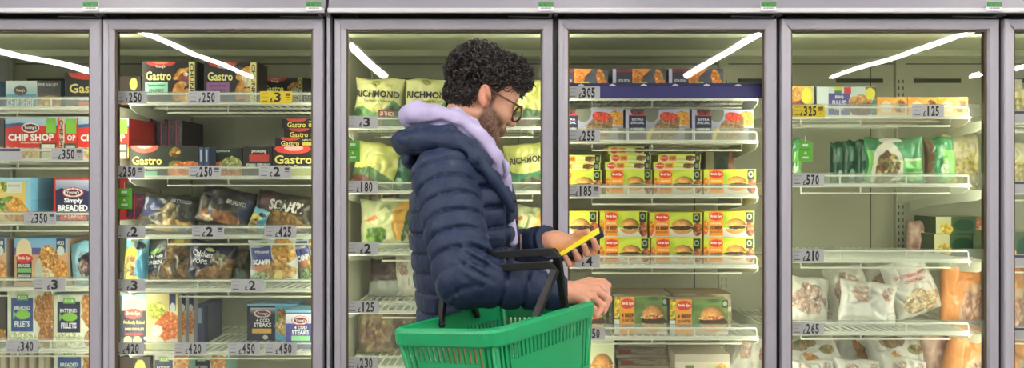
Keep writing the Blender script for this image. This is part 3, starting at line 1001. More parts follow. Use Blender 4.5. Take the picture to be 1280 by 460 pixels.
@art
def fish_chips():
    p = P(90, 40, (66, 66, 80)); p.soft(0, 0, 1, 1, [(60, 60, 74), (86, 84, 96)], 2, 5); p.rect(0.0, 0, 0.06, 1, (176, 172, 196)); p.rect(0.06, 0.0, 0.36, 1, (52, 48, 62)); p.rect(0.06, 0.02, 0.36, 0.12, (120, 40, 60))
    p.poly([(.36, 0), (.72, 0), (.36, .6)], (214, 130, 50)); p.food(0.46, 0.26, 0.10, 0.24, [(220, 136, 50), (196, 108, 36)], 3, 18); p.food(0.56, 0.72, 0.16, 0.3, [(226, 206, 110), (200, 180, 90), (120, 110, 60)], 4, 26); p.food(0.88, 0.4, 0.08, 0.42, [(222, 150, 60), (190, 104, 36)], 6, 14, -25)
    return p, (120, 116, 140), (90, 88, 100), [('EXTRA SPECIAL', (200, 200, 214), 0.10, 0.32, 0.36, 0.46, {}), ('2 BATTERED', (206, 206, 214), 0.12, 0.3, 0.7, 0.78, {})]


@art
def patty_carton():
    p = P(110, 60, (160, 160, 190)); p.grad(0, 0, 1, 1, (176, 178, 206), (120, 122, 130)); p.rect(0, 0, 0.05, 1, (170, 166, 196))
    p.food(0.2, 0.06, 0.14, 0.18, [(70, 50, 40), (120, 60, 50)], 3, 20); p.ell(0.4, 0.12, 0.12, 0.3, (110, 112, 96)); p.rect(0.05, 0.2, 0.32, 1, (38, 38, 66)); p.rect(0.05, 0.17, 0.32, 0.22, (206, 50, 70))
    p.ell(0.46, 0.86, 0.12, 0.32, (222, 186, 60), 20); p.ell(0.49, 0.88, 0.09, 0.28, (120, 110, 80), 20); p.food(0.88, 0.32, 0.14, 0.24, [(216, 150, 50), (196, 120, 36), (230, 180, 90)], 7, 22)
    p.food(0.66, 0.52, 0.2, 0.44, [(140, 110, 74), (110, 84, 56), (170, 140, 100)], 5, 28); p.food(0.66, 0.24, 0.15, 0.2, [(206, 60, 40), (226, 96, 60), (180, 44, 34)], 6, 26); p.rect(0.92, 0.6, 1, 1, (60, 56, 44))
    return p, (130, 126, 150), (150, 150, 170), [('EXTRA', (210, 214, 226), 0.1, 0.28, 0.3, 0.37, {}), ('SPECIAL', (210, 214, 226), 0.08, 0.29, 0.40, 0.48, {}), ('4 ABERDEEN', (236, 236, 240), 0.08, 0.29, 0.60, 0.67, dict(bold=.03)), ('ANGUS BEEF', (236, 236, 240), 0.09, 0.28, 0.7, 0.77, dict(bold=.03))]


def _byellow(seed, sx=0.3):
    p = P(100, 56, (160, 196, 40)); p.soft(0, 0, 1, 0.62, [(150, 190, 36), (206, 214, 60), (176, 206, 70)], seed, 3); p.grad(0, 0.62, 1, 1, (226, 220, 206), (190, 184, 172)); p.food(0.03, 0.6, 0.06, 0.34, [(226, 96, 40), (240, 180, 60)], seed, 20)
    p.rect(0.10, 0.0, 0.38, 0.94, (240, 150, 34)); oval_brand(p, 0.24, 0.2, 0.14, 0.15); p.burger(0.63, 0.54, 0.21, 0.32, seed, False); p.food(0.92, 0.66, 0.09, 0.28, [(206, 90, 50), (60, 36, 26), (226, 150, 80)], seed + 5, 20)
    p.rect(0.83, 0.02, 0.97, 0.40, (36, 40, 30)); p.ell(0.9, 0.2, 0.05, 0.12, (150, 160, 130)); p.ell(0.9, 0.2, 0.03, 0.07, (36, 40, 30))
    return p, (226, 190, 40), (232, 214, 70), [('Birds Eye', (255, 244, 230), 0.13, 0.35, 0.14, 0.26, dict(bold=.03)), ('ORIGINAL', (250, 226, 190), 0.13, 0.35, 0.42, 0.5, {}), ('10 BEEF', (96, 40, 20), 0.12, 0.36, 0.56, 0.69, dict(bold=.05)), ('BURGERS', (120, 60, 24), 0.13, 0.35, 0.74, 0.82, {})]


@art
def burger_yellow(): return _byellow(3)
@art
def burger_yellow_b(): return _byellow(9)


@art
def burger_edge():
    p = P(80, 18, (190, 206, 60)); p.soft(0, 0, 1, 1, [(176, 200, 50), (222, 222, 150), (206, 214, 110)], 5, 6); p.rect(0.0, 0.82, 1, 1, (222, 210, 190)); p.ell(0.14, 0.5, 0.1, 0.4, (214, 76, 48)); p.rect(0.25, 0.14, 0.42, 0.86, (236, 146, 40)); p.food(0.76, 0.5, 0.12, 0.34, [(110, 60, 36), (214, 160, 90), (80, 44, 30)], 5, 22); p.rect(0.87, 0, 0.98, 1, (40, 44, 30)); p.ell(0.925, 0.5, 0.035, 0.3, (130, 140, 110))
    return p, (206, 200, 70), (216, 206, 120), [('Birds Eye', (255, 244, 230), 0.06, 0.22, 0.36, 0.64, {}), ('10 BEEF', (110, 50, 20), 0.27, 0.40, 0.3, 0.7, {})]


@art
def quarter_burger():
    p = P(100, 60, (70, 104, 52)); p.soft(0, 0, 1, 1, [(56, 88, 44), (110, 140, 70), (80, 112, 60)], 4, 4); p.grad(0, 0.86, 1, 1, (206, 190, 160), (190, 170, 140)); p.food(0.05, 0.3, 0.08, 0.3, [(236, 180, 50), (200, 200, 60)], 4, 16); p.rect(0, 0.6, 0.1, 1, (200, 206, 206))
    p.rect(0.11, 0.0, 0.38, 1, (238, 156, 40)); oval_brand(p, 0.25, 0.18, 0.13, 0.14); p.burger(0.74, 0.54, 0.23, 0.40, 4); p.rect(0.9, 0.03, 1, 0.24, (50, 60, 44)); p.ell(0.95, 0.13, 0.035, 0.07, (160, 170, 150)); p.rect(0.8, 0.92, 1, 1, (226, 220, 206))
    return p, (96, 110, 70), (150, 150, 120), [('Birds Eye', (255, 244, 230), 0.14, 0.36, 0.13, 0.23, dict(bold=.03)), ('4 BEEF', (90, 40, 20), 0.13, 0.37, 0.43, 0.54, dict(bold=.05)), ('QUARTER', (100, 46, 20), 0.13, 0.37, 0.58, 0.68, dict(bold=.04)), ('POUNDERS', (100, 46, 20), 0.13, 0.37, 0.71, 0.80, dict(bold=.04))]


@art
def flat_brown():
    p = P(80, 16, (146, 132, 108)); p.soft(0, 0, 1, 1, [(120, 104, 80), (166, 154, 126), (134, 126, 96)], 5, 6); p.rect(0, 0.8, 1, 1, (190, 180, 156)); p.rect(0.05, 0.2, 0.3, 0.6, (150, 60, 40))
    return p, (140, 126, 100), (170, 150, 116), []


@art
def bacon_four():
    p = P(96, 60, (214, 206, 180)); p.rect(0, 0, 1, 0.14, (190, 180, 160)); p.rect(0.1, 0.3, 0.42, 1, (126, 36, 76)); p.rect(0.18, 0.22, 0.34, 0.32, (100, 120, 60)); p.ell(0.5, 0.52, 0.06, 0.09, (226, 190, 190)); p.soft(0.55, 0.2, 1, 1, [(220, 206, 160), (190, 200, 150)], 4, 4); p.food(0.82, 0.36, 0.14, 0.16, [(226, 190, 70), (206, 160, 60)], 4, 16); p.food(0.78, 0.78, 0.22, 0.24, [(206, 150, 110), (226, 180, 140)], 5, 14)
    return p, (180, 170, 150), (196, 186, 164), [('4', (250, 240, 240), 0.22, 0.3, 0.38, 0.56, dict(bold=.04)), ('BACON', (250, 236, 240), 0.14, 0.38, 0.66, 0.80, dict(bold=.04))]


@art
def burger_photo():
    p = P(60, 70, (206, 214, 170)); p.burger(0.5, 0.42, 0.47, 0.25, 5); p.rect(0.45, 0.74, 0.95, 0.9, (226, 226, 206)); p.rect(0, 0.92, 1, 1, (120, 70, 40))
    return p, (150, 150, 120), (200, 200, 170), []


@art
def pulled_pork():
    p = P(100, 44, (196, 212, 200)); p.rect(0.0, 0, 0.2, 1, (214, 226, 220)); p.rect(0.2, 0.22, 0.56, 1, (92, 84, 150)); p.rect(0.3, 0.0, 0.42, 0.12, (196, 196, 70)); p.rect(0.3, 0.12, 0.42, 0.22, (70, 130, 90)); p.rect(0.46, 0.02, 0.58, 0.24, (200, 60, 60)); p.food(0.76, 0.5, 0.2, 0.28, [(222, 170, 100), (206, 150, 80)], 3, 12); p.food(0.78, 0.78, 0.24, 0.24, [(110, 50, 30), (150, 80, 50), (90, 40, 26)], 4, 22); p.rect(0.82, 0.02, 1, 0.4, (120, 100, 70)); p.ell(0.9, 0.24, 0.09, 0.2, (226, 216, 70)); p.food(0.97, 0.7, 0.05, 0.3, [(40, 110, 100), (60, 140, 120)], 5, 14)
    return p, (206, 218, 212), (214, 222, 214), [('BBQ', (240, 240, 246), 0.31, 0.45, 0.30, 0.42, {}), ('PULLED', (240, 240, 246), 0.26, 0.50, 0.47, 0.62, dict(bold=.03)), ('PORK', (240, 240, 246), 0.30, 0.46, 0.67, 0.82, dict(bold=.03))]


@art
def pork_photo():
    p = P(60, 44, (206, 190, 120)); p.food(0.4, 0.4, 0.4, 0.4, [(222, 170, 90), (206, 150, 70)], 3, 10); p.food(0.4, 0.78, 0.5, 0.3, [(140, 60, 40), (170, 90, 60), (110, 44, 30)], 4, 16); p.ell(0.68, 0.32, 0.2, 0.28, (226, 220, 70)); p.poly([(.72, .7), (1, .5), (1, 1), (.6, 1)], (60, 130, 120)); p.rect(0.95, 0, 1, 1, (46, 60, 50))
    return p, (60, 70, 60), (190, 190, 150), []


@art
def orange_flat():
    p = P(60, 20, (238, 170, 60)); p.soft(0, 0, 1, 1, [(240, 160, 50), (246, 200, 110)], 4, 5); p.ell(0.3, 0.6, 0.2, 0.4, (244, 226, 190)); p.food(0.8, 0.5, 0.18, 0.36, [(236, 190, 110), (130, 70, 30)], 5, 10); p.rect(0, 0.84, 1, 1, (236, 206, 150))
    return p, (236, 170, 70), (240, 190, 100), []


@art
def navy_red_box():
    p = P(24, 24, (60, 40, 70)); p.rect(0, 0, 0.12, 1, (190, 50, 50)); p.cells(0.2, 0.1, 0.9, 0.9, [(70, 60, 110), (50, 36, 60), (150, 60, 60)], 3, 5)
    return p, (60, 40, 60), (90, 70, 80), []


@art
def cream_spine():
    p = P(12, 40, (190, 180, 156)); p.rect(0, 0, 0.22, 1, (120, 90, 70)); p.rect(0.8, 0, 1, 1, (150, 140, 120))
    return p, (170, 160, 136), (200, 190, 166), []


@art
def blue_spine():
    p = P(20, 40, (60, 74, 110)); p.rect(0.2, 0.1, 0.5, 0.5, (160, 176, 190)); p.rect(0.7, 0, 1, 1, (36, 46, 70))
    return p, (50, 62, 92), (90, 104, 130), []


@art
def green_frozen():
    p = P(60, 24, (70, 92, 60)); p.rect(0.0, 0, 0.3, 1, (196, 196, 150)); p.food(0.2, 0.7, 0.12, 0.3, [(226, 180, 60), (236, 210, 90)], 3, 10); p.ell(0.55, 0.5, 0.2, 0.36, (30, 70, 44)); p.food(0.9, 0.5, 0.14, 0.5, [(190, 110, 80), (206, 160, 110)], 4, 12)
    return p, (80, 96, 70), (150, 150, 120), []


MESHES = {}


def mute(c, k):
    """printing inks as they look under the freezer lamps: a little greyed"""
    g = c @ np.array((0.3, 0.59, 0.11))
    return g[:, None] + (c - g[:, None]) * k


def carton_mesh(name):
    if name in MESHES:
        return MESHES[name]
    p, side, top, L = ART[name]()
    nx, ny = p.nx, p.ny
    X, Z = np.meshgrid(np.linspace(-0.5, 0.5, nx), np.linspace(1, 0, ny))
    V = np.stack([X, np.zeros_like(X), Z], -1).reshape(-1, 3)
    C = lin(np.clip(mute(p.C.reshape(-1, 3), 0.95), 0, 255))
    i = np.arange(nx * ny).reshape(ny, nx)
    Q = np.stack([i[:-1, :-1], i[1:, :-1], i[1:, 1:], i[:-1, 1:]], -1).reshape(-1, 4)
    vs = [V]; cs = [C]; qs = [Q]; n = len(V)

    def face(pts, c):
        nonlocal n
        vs.append(np.array(pts, float)); cs.append(np.tile(lin(c), (4, 1))); qs.append(np.array([[n, n + 1, n + 2, n + 3]])); n += 4
    for sx in (-0.5, 0.5):
        # end flaps: two panels meeting at a tuck line
        for z0, z1, k in ((0, 0.48, 0.94), (0.485, 1, 1.0)):
            f = [(sx, 0, z0), (sx, 1, z0), (sx, 1, z1), (sx, 0, z1)]
            face(f if sx > 0 else f[::-1], tuple(min(255, c * k) for c in side))
        face([(sx, 0, 0.48), (sx, 1, 0.48), (sx, 1, 0.485), (sx, 0, 0.485)] if sx > 0 else [(sx, 1, 0.48), (sx, 0, 0.48), (sx, 0, 0.485), (sx, 1, 0.485)], tuple(c * 0.6 for c in side))
    face([(-.5, 0, 1), (.5, 0, 1), (.5, 1, 1), (-.5, 1, 1)], top)
    face([(-.5, 1, 0), (.5, 1, 0), (.5, 0, 0), (-.5, 0, 0)], side)
    face([(.5, 1, 0), (-.5, 1, 0), (-.5, 1, 1), (.5, 1, 1)], side)
    me = np_mesh('carton', np.concatenate(vs), np.concatenate(qs), False, np.concatenate(cs))
    me.materials.append(M_CARD)
    MESHES[name] = (me, L)
    return MESHES[name]


M_CARD = mat('printed_card', (255, 255, 255), 0.42, attr=True, spec=0.4)
M_FILM = mat('printed_film', (255, 255, 255), 0.28, attr=True, spec=0.6, bump=0.5, bscale=38)


def put_lettering(o, L, d):
    for (t, c, u0, u1, v0, v1, opt) in L:
        lettering(t, c, o, u0 - 0.5, u1 - 0.5, 1 - v1, 1 - v0, y=-0.0012 / d, **opt)


def carton(name, artn, label, cat, x0, x1, ytop, base, Y=2.725, d=0.2, group=None, yaw=0.0, h=None, letters=True):
    """box whose front fills pixels x0..x1 and reaches up to ytop, standing at height base, front face at distance Y"""
    me, L = carton_mesh(artn)
    X0, X1 = (x0 - 640) / F * Y, (x1 - 640) / F * Y
    hh = h if h else zd(ytop, Y) - base
    o = link(name, me)
    o.location = ((X0 + X1) / 2, Y, base)
    o.scale = (X1 - X0, d, hh)
    o.rotation_euler.z = yaw
    tag(o, label, cat, group)
    if letters:
        put_lettering(o, L, d)
    return o


BAGART = {}


def bagart(f):
    BAGART[f.__name__] = f
    return f


@bagart
def richmond():
    p = P(64, 52, (216, 214, 128)); p.soft(0, 0, 1, 1, [(206, 204, 112), (226, 224, 150)], 2, 4); p.food(0.44, 0.1, 0.1, 0.06, [(190, 180, 90), (150, 140, 70)], 3, 20)
    p.poly([(0, .62), (.2, .58), (.45, .72), (.7, .62), (.85, .46), (1, .6), (1, 1), (0, 1)], (96, 146, 76)); p.ell(0.12, 0.72, 0.09, 0.08, (44, 84, 56)); p.poly([(.5, .86), (.7, .66), (.9, .52), (1, .6), (1, 1), (.5, 1)], (60, 110, 66)); p.ell(0.84, 0.66, 0.07, 0.1, (48, 92, 60))
    p.food(0.36, 0.92, 0.3, 0.12, [(110, 70, 50), (140, 90, 60), (70, 84, 56)], 5, 16); p.rect(0.54, 0.66, 0.9, 0.82, (136, 62, 52))
    return p, [('RICHMOND', (44, 46, 40), 0.06, 0.94, 0.28, 0.42, dict(bold=.035)), ('The Nation’s Favourite', (110, 106, 60), 0.22, 0.8, 0.46, 0.51, {}), ('20 THICK', (226, 206, 190), 0.58, 0.87, 0.70, 0.78, {})]


@bagart
def yellow_crumple():
    p = P(48, 40, (206, 206, 90)); p.soft(0, 0, 1, 1, [(176, 178, 70), (220, 220, 110), (206, 208, 120)], 6, 5); p.poly([(0, .7), (.4, .6), (1, .8), (1, 1), (0, 1)], (70, 110, 60)); p.food(0.3, 0.92, 0.3, 0.1, [(130, 60, 50), (90, 70, 50)], 4, 12)
    return p, []


@bagart
def richmond_low():
    p = P(56, 48, (206, 208, 100)); p.soft(0, 0, 1, 1, [(190, 194, 80), (222, 222, 130)], 4, 4); p.poly([(0, .6), (.5, .7), (1, .55), (1, 1), (0, 1)], (60, 126, 86)); p.food(0.5, 0.9, 0.3, 0.1, [(130, 80, 50), (90, 110, 60)], 3, 12)
    return p, [('RICHMOND', (60, 60, 40), 0.1, 0.95, 0.3, 0.45, dict(bold=.03))]


@bagart
def veg_bag():
    p = P(64, 50, (166, 176, 130)); p.soft(0, 0, 1, 1, [(150, 164, 116), (196, 200, 150), (130, 140, 90)], 3, 4); p.poly([(.05, .45), (.5, .2), (.95, .75), (.6, .9)], (200, 206, 140)); p.poly([(.02, .48), (.3, .32), (.34, .42)], (214, 110, 60)); p.ell(0.8, 0.45, 0.2, 0.42, (222, 160, 50), 20); p.ell(0.86, 0.5, 0.06, 0.4, (56, 96, 50), 20); p.food(0.3, 0.75, 0.2, 0.2, GREENS, 3, 12)
    return p, []


@bagart
def brown_veg():
    p = P(48, 40, (120, 104, 76)); p.soft(0, 0, 1, 1, [(90, 76, 56), (150, 134, 96), (120, 96, 66)], 3, 6); p.food(0.5, 0.6, 0.36, 0.3, [(130, 80, 56), (170, 150, 80), (90, 56, 44)], 5, 9)
    return p, []


@bagart
def purple_tray():
    p = P(40, 24, (96, 80, 84)); p.soft(0, 0, 1, 1, [(84, 64, 74), (120, 104, 100)], 3, 5); p.rect(0, 0.7, 1, 1, (170, 180, 170))
    return p, []


@bagart
def nugget_dark():
    p = P(70, 56, (54, 60, 56)); p.cells(0, 0, 1, 1, [(150, 110, 60), (176, 136, 84), (120, 84, 46), (60, 60, 50)], 3, 11); p.poly([(0, 0), (.62, 0), (.5, .3), (0, .4)], (50, 58, 56)); p.poly([(0, .25), (.52, .2), (.36, .72), (0, .8)], (40, 44, 66)); p.ell(0.26, 0.3, 0.12, 0.05, (120, 176, 70), -14); p.ell(0.74, 0.12, 0.1, 0.1, (170, 160, 40))
    return p, [('Salt & Pepper', (220, 224, 220), 0.06, 0.44, 0.38, 0.46, {}), ('CHICKEN', (226, 226, 226), 0.06, 0.40, 0.50, 0.58, {})]


@bagart
def nugget_navy():
    p = P(70, 56, (48, 52, 78)); p.cells(0.3, 0.35, 1, 1, [(160, 116, 66), (190, 146, 90), (130, 90, 50)], 5, 11); p.poly([(0, 0), (.95, .06), (.6, .62), (.2, .8), (0, .6)], (42, 46, 74)); p.food(0.72, 0.4, 0.18, 0.18, [(206, 200, 160), (90, 80, 60)], 4, 12); p.ell(0.5, 0.2, 0.1, 0.04, (190, 200, 110))
    return p, [('Chicken', (236, 236, 240), 0.15, 0.58, 0.24, 0.40, dict(bold=.03)), ('POPS', (230, 230, 236), 0.2, 0.5, 0.46, 0.58, {})]


@bagart
def grey_bag():
    p = P(40, 40, (84, 80, 66)); p.soft(0, 0, 1, 1, [(60, 60, 48), (110, 96, 74), (90, 80, 60)], 4, 6); p.ell(0.5, 0.75, 0.4, 0.2, (96, 116, 100))
    return p, []


@bagart
def scampi_white():
    p = P(70, 60, (196, 214, 226)); p.rect(0.0, 0, 1, 0.06, (226, 234, 240)); p.rect(0.06, 0.16, 0.52, 0.62, (70, 80, 160)); p.ell(0.34, 0.1, 0.1, 0.05, (110, 180, 70)); p.food(0.74, 0.3, 0.24, 0.28, [(206, 150, 50), (226, 176, 80), (190, 120, 40)], 4, 11); p.food(0.6, 0.7, 0.4, 0.22, [(206, 160, 90), (190, 130, 60), (220, 190, 130)], 5, 9); p.food(0.28, 0.84, 0.22, 0.12, [(84, 130, 60), (150, 180, 110), (206, 214, 190)], 6, 22); p.ell(0.62, 0.86, 0.08, 0.18, (220, 206, 120), 30); p.ell(0.22, 0.62, 0.18, 0.06, (214, 130, 100))
    return p, [('Wholetail', (236, 238, 246), 0.16, 0.46, 0.24, 0.31, {}), ('SCAMPI', (246, 246, 250), 0.12, 0.48, 0.44, 0.56, dict(bold=.05))]


@bagart
def scampi_dark():
    p = P(84, 40, (60, 52, 46)); p.soft(0, 0, 1, 1, [(50, 44, 40), (84, 70, 52)], 4, 5); p.poly([(.05, .2), (.3, .1), (.36, .5), (.1, .6)], (84, 40, 46)); p.food(0.5, 0.85, 0.34, 0.24, [(176, 130, 66), (140, 96, 46), (196, 150, 84)], 5, 14)
    return p, [('SCAMPI', (206, 206, 200), 0.28, 0.80, 0.26, 0.58, dict(bold=.04))]


@bagart
def fish_dark():
    p = P(84, 44, (52, 52, 54)); p.soft(0, 0, 1, 1, [(44, 44, 46), (76, 70, 56), (56, 60, 70)], 6, 5); p.poly([(0, .3), (.14, .16), (.36, .3), (.3, .7), (.1, .66)], (60, 74, 120)); p.poly([(0, .2), (.12, .14), (.1, .5)], (170, 206, 220)); p.food(0.55, 0.55, 0.16, 0.3, [(150, 134, 84), (120, 104, 60)], 3, 12); p.food(0.66, 0.86, 0.3, 0.14, [(226, 170, 66), (206, 214, 220), (60, 70, 90)], 4, 10); p.ell(0.4, 0.95, 0.2, 0.06, (236, 176, 60))
    return p, [('BATTERED', (190, 194, 198), 0.56, 0.88, 0.18, 0.28, {})]


@bagart
def fish_dark_b():
    p = P(84, 44, (50, 46, 46)); p.soft(0, 0, 1, 1, [(42, 40, 42), (80, 70, 50)], 9, 5); p.food(0.3, 0.8, 0.2, 0.16, [(220, 206, 160), (50, 70, 110), (206, 130, 60)], 4, 9); p.food(0.6, 0.8, 0.26, 0.14, [(176, 110, 60), (150, 84, 46)], 5, 9); p.ell(0.9, 0.5, 0.12, 0.3, (70, 76, 110))
    return p, [('BREADED', (190, 190, 180), 0.56, 0.88, 0.32, 0.43, {})]


@bagart
def cyan_bag():
    p = P(44, 70, (110, 190, 214)); p.soft(0, 0, 1, 1, [(100, 180, 206), (140, 206, 224)], 3, 3); p.ell(0.72, 0.2, 0.22, 0.08, (30, 50, 70)); p.ell(0.3, 0.42, 0.4, 0.18, (226, 196, 50), -20); p.food(0.34, 0.62, 0.36, 0.26, [(206, 150, 60), (120, 60, 60), (226, 206, 100), (110, 150, 60)], 4, 7); p.poly([(.6, .5), (1, .3), (1, .9), (.6, 1)], (60, 140, 180)); p.ell(0.5, 0.9, 0.3, 0.1, (226, 200, 60))
    return p, []


@bagart
def cyan_dark_bag():
    p = P(44, 60, (110, 186, 214)); p.soft(0, 0, 1, 1, [(96, 176, 206), (150, 206, 224)], 6, 3); p.poly([(.3, .4), (.8, .2), (.9, .7), (.5, .85)], (48, 44, 56)); p.food(0.45, 0.6, 0.15, 0.2, [(190, 176, 160), (110, 60, 60)], 4, 12)
    return p, []


@bagart
def green_pouch():
    p = P(84, 60, (62, 152, 92)); p.soft(0, 0, 1, 1, [(44, 130, 76), (86, 172, 112)], 3, 3); p.rect(0, 0, 0.2, 1, (40, 132, 72)); p.rect(0.02, 0.3, 0.17, 1, (110, 196, 70)); p.ell(0.34, 0.72, 0.27, 0.62, (226, 222, 200)); p.food(0.32, 0.72, 0.2, 0.5, [(90, 54, 34), (140, 90, 50), (120, 150, 60), (220, 190, 110)], 4, 18); p.rect(0.6, 0.5, 0.98, 0.95, (110, 200, 90)); p.rect(0.62, 0.46, 0.94, 0.52, (226, 236, 190)); p.ell(0.42, 0.06, 0.2, 0.06, (220, 226, 216))
    return p, [('VEGETARIAN', (40, 90, 50), 0.63, 0.95, 0.70, 0.77, {}), ('BOWL', (40, 90, 50), 0.64, 0.92, 0.80, 0.87, {})]


@bagart
def green_side():
    p = P(40, 60, (46, 140, 80)); p.soft(0, 0, 1, 1, [(36, 122, 66), (70, 160, 100)], 4, 3); p.rect(0.0, 0.02, 0.2, 1, (120, 80, 44)); p.rect(0.48, 0.3, 0.98, 1, (110, 196, 80)); p.food(0.55, 0.75, 0.12, 0.2, [(220, 236, 200), (150, 210, 130)], 3, 14)
    return p, []


@bagart
def green_back():
    p = P(24, 44, (34, 96, 62)); p.soft(0, 0, 1, 1, [(26, 78, 50), (56, 124, 84)], 4, 3); p.rect(0.3, 0.15, 0.75, 0.5, (90, 140, 110)); p.ell(0.5, 0.8, 0.2, 0.12, (140, 190, 150))
    return p, []


@bagart
def white_brown():
    p = P(56, 48, (206, 206, 190)); p.soft(0, 0, 1, 1, [(190, 190, 172), (222, 222, 208)], 3, 4); p.food(0.45, 0.5, 0.42, 0.34, [(186, 150, 126), (196, 166, 144), (166, 126, 104), (206, 194, 178)], 4, 14)
    return p, []


@bagart
def white_red_text():
    p = P(64, 76, (222, 224, 212)); p.soft(0, 0, 1, 1, [(214, 216, 202), (232, 234, 224)], 3, 4); p.food(0.5, 0.76, 0.4, 0.2, [(216, 190, 140), (226, 210, 170), (196, 160, 110)], 4, 15)
    return p, [('SOUTHERN FRIED', (196, 96, 80), 0.16, 0.80, 0.24, 0.30, dict(bold=.03)), ('CHICKEN', (196, 96, 80), 0.3, 0.72, 0.34, 0.40, dict(bold=.03))]


@bagart
def white_plain():
    p = P(64, 48, (220, 220, 206)); p.soft(0, 0, 1, 1, [(206, 206, 190), (232, 232, 220)], 8, 4); p.food(0.3, 0.3, 0.2, 0.2, [(196, 150, 130), (206, 190, 170)], 4, 14); p.food(0.8, 0.25, 0.12, 0.16, [(206, 206, 196), (196, 120, 100)], 7, 18)
    return p, []


@bagart
def white_carrot():
    p = P(80, 48, (214, 216, 204)); p.soft(0, 0, 1, 1, [(196, 198, 184), (230, 232, 224)], 5, 5)
    for k in range(3):
        p.ell(0.42 + 0.07 * k, 0.45 + 0.05 * k, 0.05, 0.2, (206, 136, 44), -35); p.ell(0.44 + 0.07 * k, 0.42 + 0.05 * k, 0.02, 0.15, (170, 96, 30), -35)
    p.food(0.4, 0.14, 0.24, 0.12, [(130, 100, 66), (110, 110, 66), (160, 120, 80)], 4, 12); p.food(0.75, 0.3, 0.16, 0.1, [(140, 150, 80), (170, 120, 60)], 6, 14)
    return p, []


@bagart
def orange_bag():
    p = P(56, 64, (220, 136, 56)); p.soft(0, 0, 1, 1, [(206, 116, 44), (232, 156, 76)], 3, 3); p.ell(0.75, 0.75, 0.4, 0.4, (206, 176, 140)); p.food(0.76, 0.76, 0.34, 0.32, [(196, 150, 120), (214, 180, 150), (176, 120, 96)], 4, 9)
    return p, []


@bagart
def pale_pasta():
    p = P(50, 60, (196, 190, 140)); p.soft(0, 0, 1, 1, [(180, 176, 130), (214, 208, 166), (196, 186, 110)], 3, 5); p.food(0.5, 0.7, 0.4, 0.3, [(206, 190, 90), (190, 176, 120)], 5, 8)
    return p, []


@bagart
def pink_bag():
    p = P(40, 50, (196, 150, 136)); p.soft(0, 0, 1, 1, [(190, 130, 120), (214, 180, 160), (170, 110, 100)], 3, 5); p.ell(0.8, 0.3, 0.2, 0.16, (214, 216, 196))
    return p, []


BAGM = {}


def bag(name, artn, label, cat, x0, x1, ytop, ybot, base, Y=2.76, d=0.09, roll=0.0, lean=0.0, yaw=0.0, seed=1, group=None, crump=0.06, puff=0.55):
    """soft sealed pouch: pillow of two printed films crimped at both ends"""
    w = (x1 - x0) / F * Y; h = (ybot - ytop) / F * Y
    p, L = BAGART[artn]()
    nx, ny = p.nx, p.ny
    u, v = np.meshgrid(np.linspace(0, 1, nx), np.linspace(0, 1, ny))

    def prof(u_, v_):
        a = np.clip(1 - np.abs(2 * u_ - 1) ** 3.2, 0, 1); b = np.clip(1 - np.abs(2 * v_ - 1) ** 2.6, 0, 1)
        base_ = (a * b) ** puff
        n = vnoise(u_ * 3.1 + seed, v_ * 3.3, u_ * 0 + seed, seed) * 0.6 + 0.4 * vnoise(u_ * 8 + seed, v_ * 7, u_ * 0 + seed, seed + 3)
        fold = np.abs(vnoise(u_ * 5.5, v_ * 5.0 + seed, u_ * 0 + seed, seed + 9))
        return base_ * (1 + 0.35 * n) - crump * 3 * base_ * (1 - fold) ** 4

    def outline(u_, v_):
        x = (u_ - 0.5) * (1 - 0.05 * np.sin(np.pi * v_)) + 0.02 * vnoise(v_ * 4, v_ * 0 + seed, v_ * 0, seed) + 0.03 * (u_ - .5) * np.sin(8 * v_ + seed)
        z = (0.5 - v_) * (1 + 0.03 * np.sin(u_ * 9 + seed)) + 0.02 * vnoise(u_ * 4, u_ * 0 + seed, u_ * 0, seed + 1)
        return x, z
    x, z = outline(u, v)
    t = prof(u, v)
    Vf = np.stack([x * w, -0.5 * d * t, z * h], -1).reshape(-1, 3)
    Vb = np.stack([x * w, 0.5 * d * t + 0.001, z * h], -1).reshape(-1, 3)
    C = lin(np.clip(mute(p.C.reshape(-1, 3), 0.82) * 0.94, 0, 255))
    i = np.arange(nx * ny).reshape(ny, nx)
    Q = np.stack([i[:-1, :-1], i[1:, :-1], i[1:, 1:], i[:-1, 1:]], -1).reshape(-1, 4)
    Q2 = Q[:, ::-1] + nx * ny
    rim = np.concatenate([i[0, :], i[1:, -1], i[-1, -2::-1], i[-2:0:-1, 0]])
    r2 = np.roll(rim, -1)
    Q3 = np.stack([rim, r2, r2 + nx * ny, rim + nx * ny], 1)
    V = np.concatenate([Vf, Vb])
    me = np_mesh('pouch', V, np.concatenate([Q, Q2, Q3]), True, np.concatenate([C, C]))
    me.materials.append(M_FILM)
    o = link(name, me)
    R = Euler((lean, roll, yaw), 'XYZ')
    o.rotation_euler = R
    zmin = (V @ np.array(R.to_matrix()).T)[:, 2].min()
    o.location = ((((x0 + x1) / 2) - 640) / F * Y, Y + d * 0.5, base - zmin)
    tag(o, label, cat, group)

    def surf(xx, zz):
        return -0.5 * d * prof(np.clip(xx / w + 0.5, 0, 1), np.clip(0.5 - zz / h, 0, 1)) - 0.0025
    for (tx, c, u0, u1, v0, v1, opt) in L:
        lettering(tx, c, o, (u0 - 0.5) * w, (u1 - 0.5) * w, (0.5 - v1) * h, (0.5 - v0) * h, surf=surf, **opt)
    return o
# ------------------------------------------------------------------ goods on the shelves
ORD = ['top', 'second', 'third', 'fourth', 'fifth', 'sixth']
NTH = ['first', 'second', 'third', 'fourth', 'fifth', 'sixth', 'seventh', 'eighth', 'ninth']


def where(b, k):
    return ', %s shelf, %s' % (ORD[k], BAYS[b]['name'])


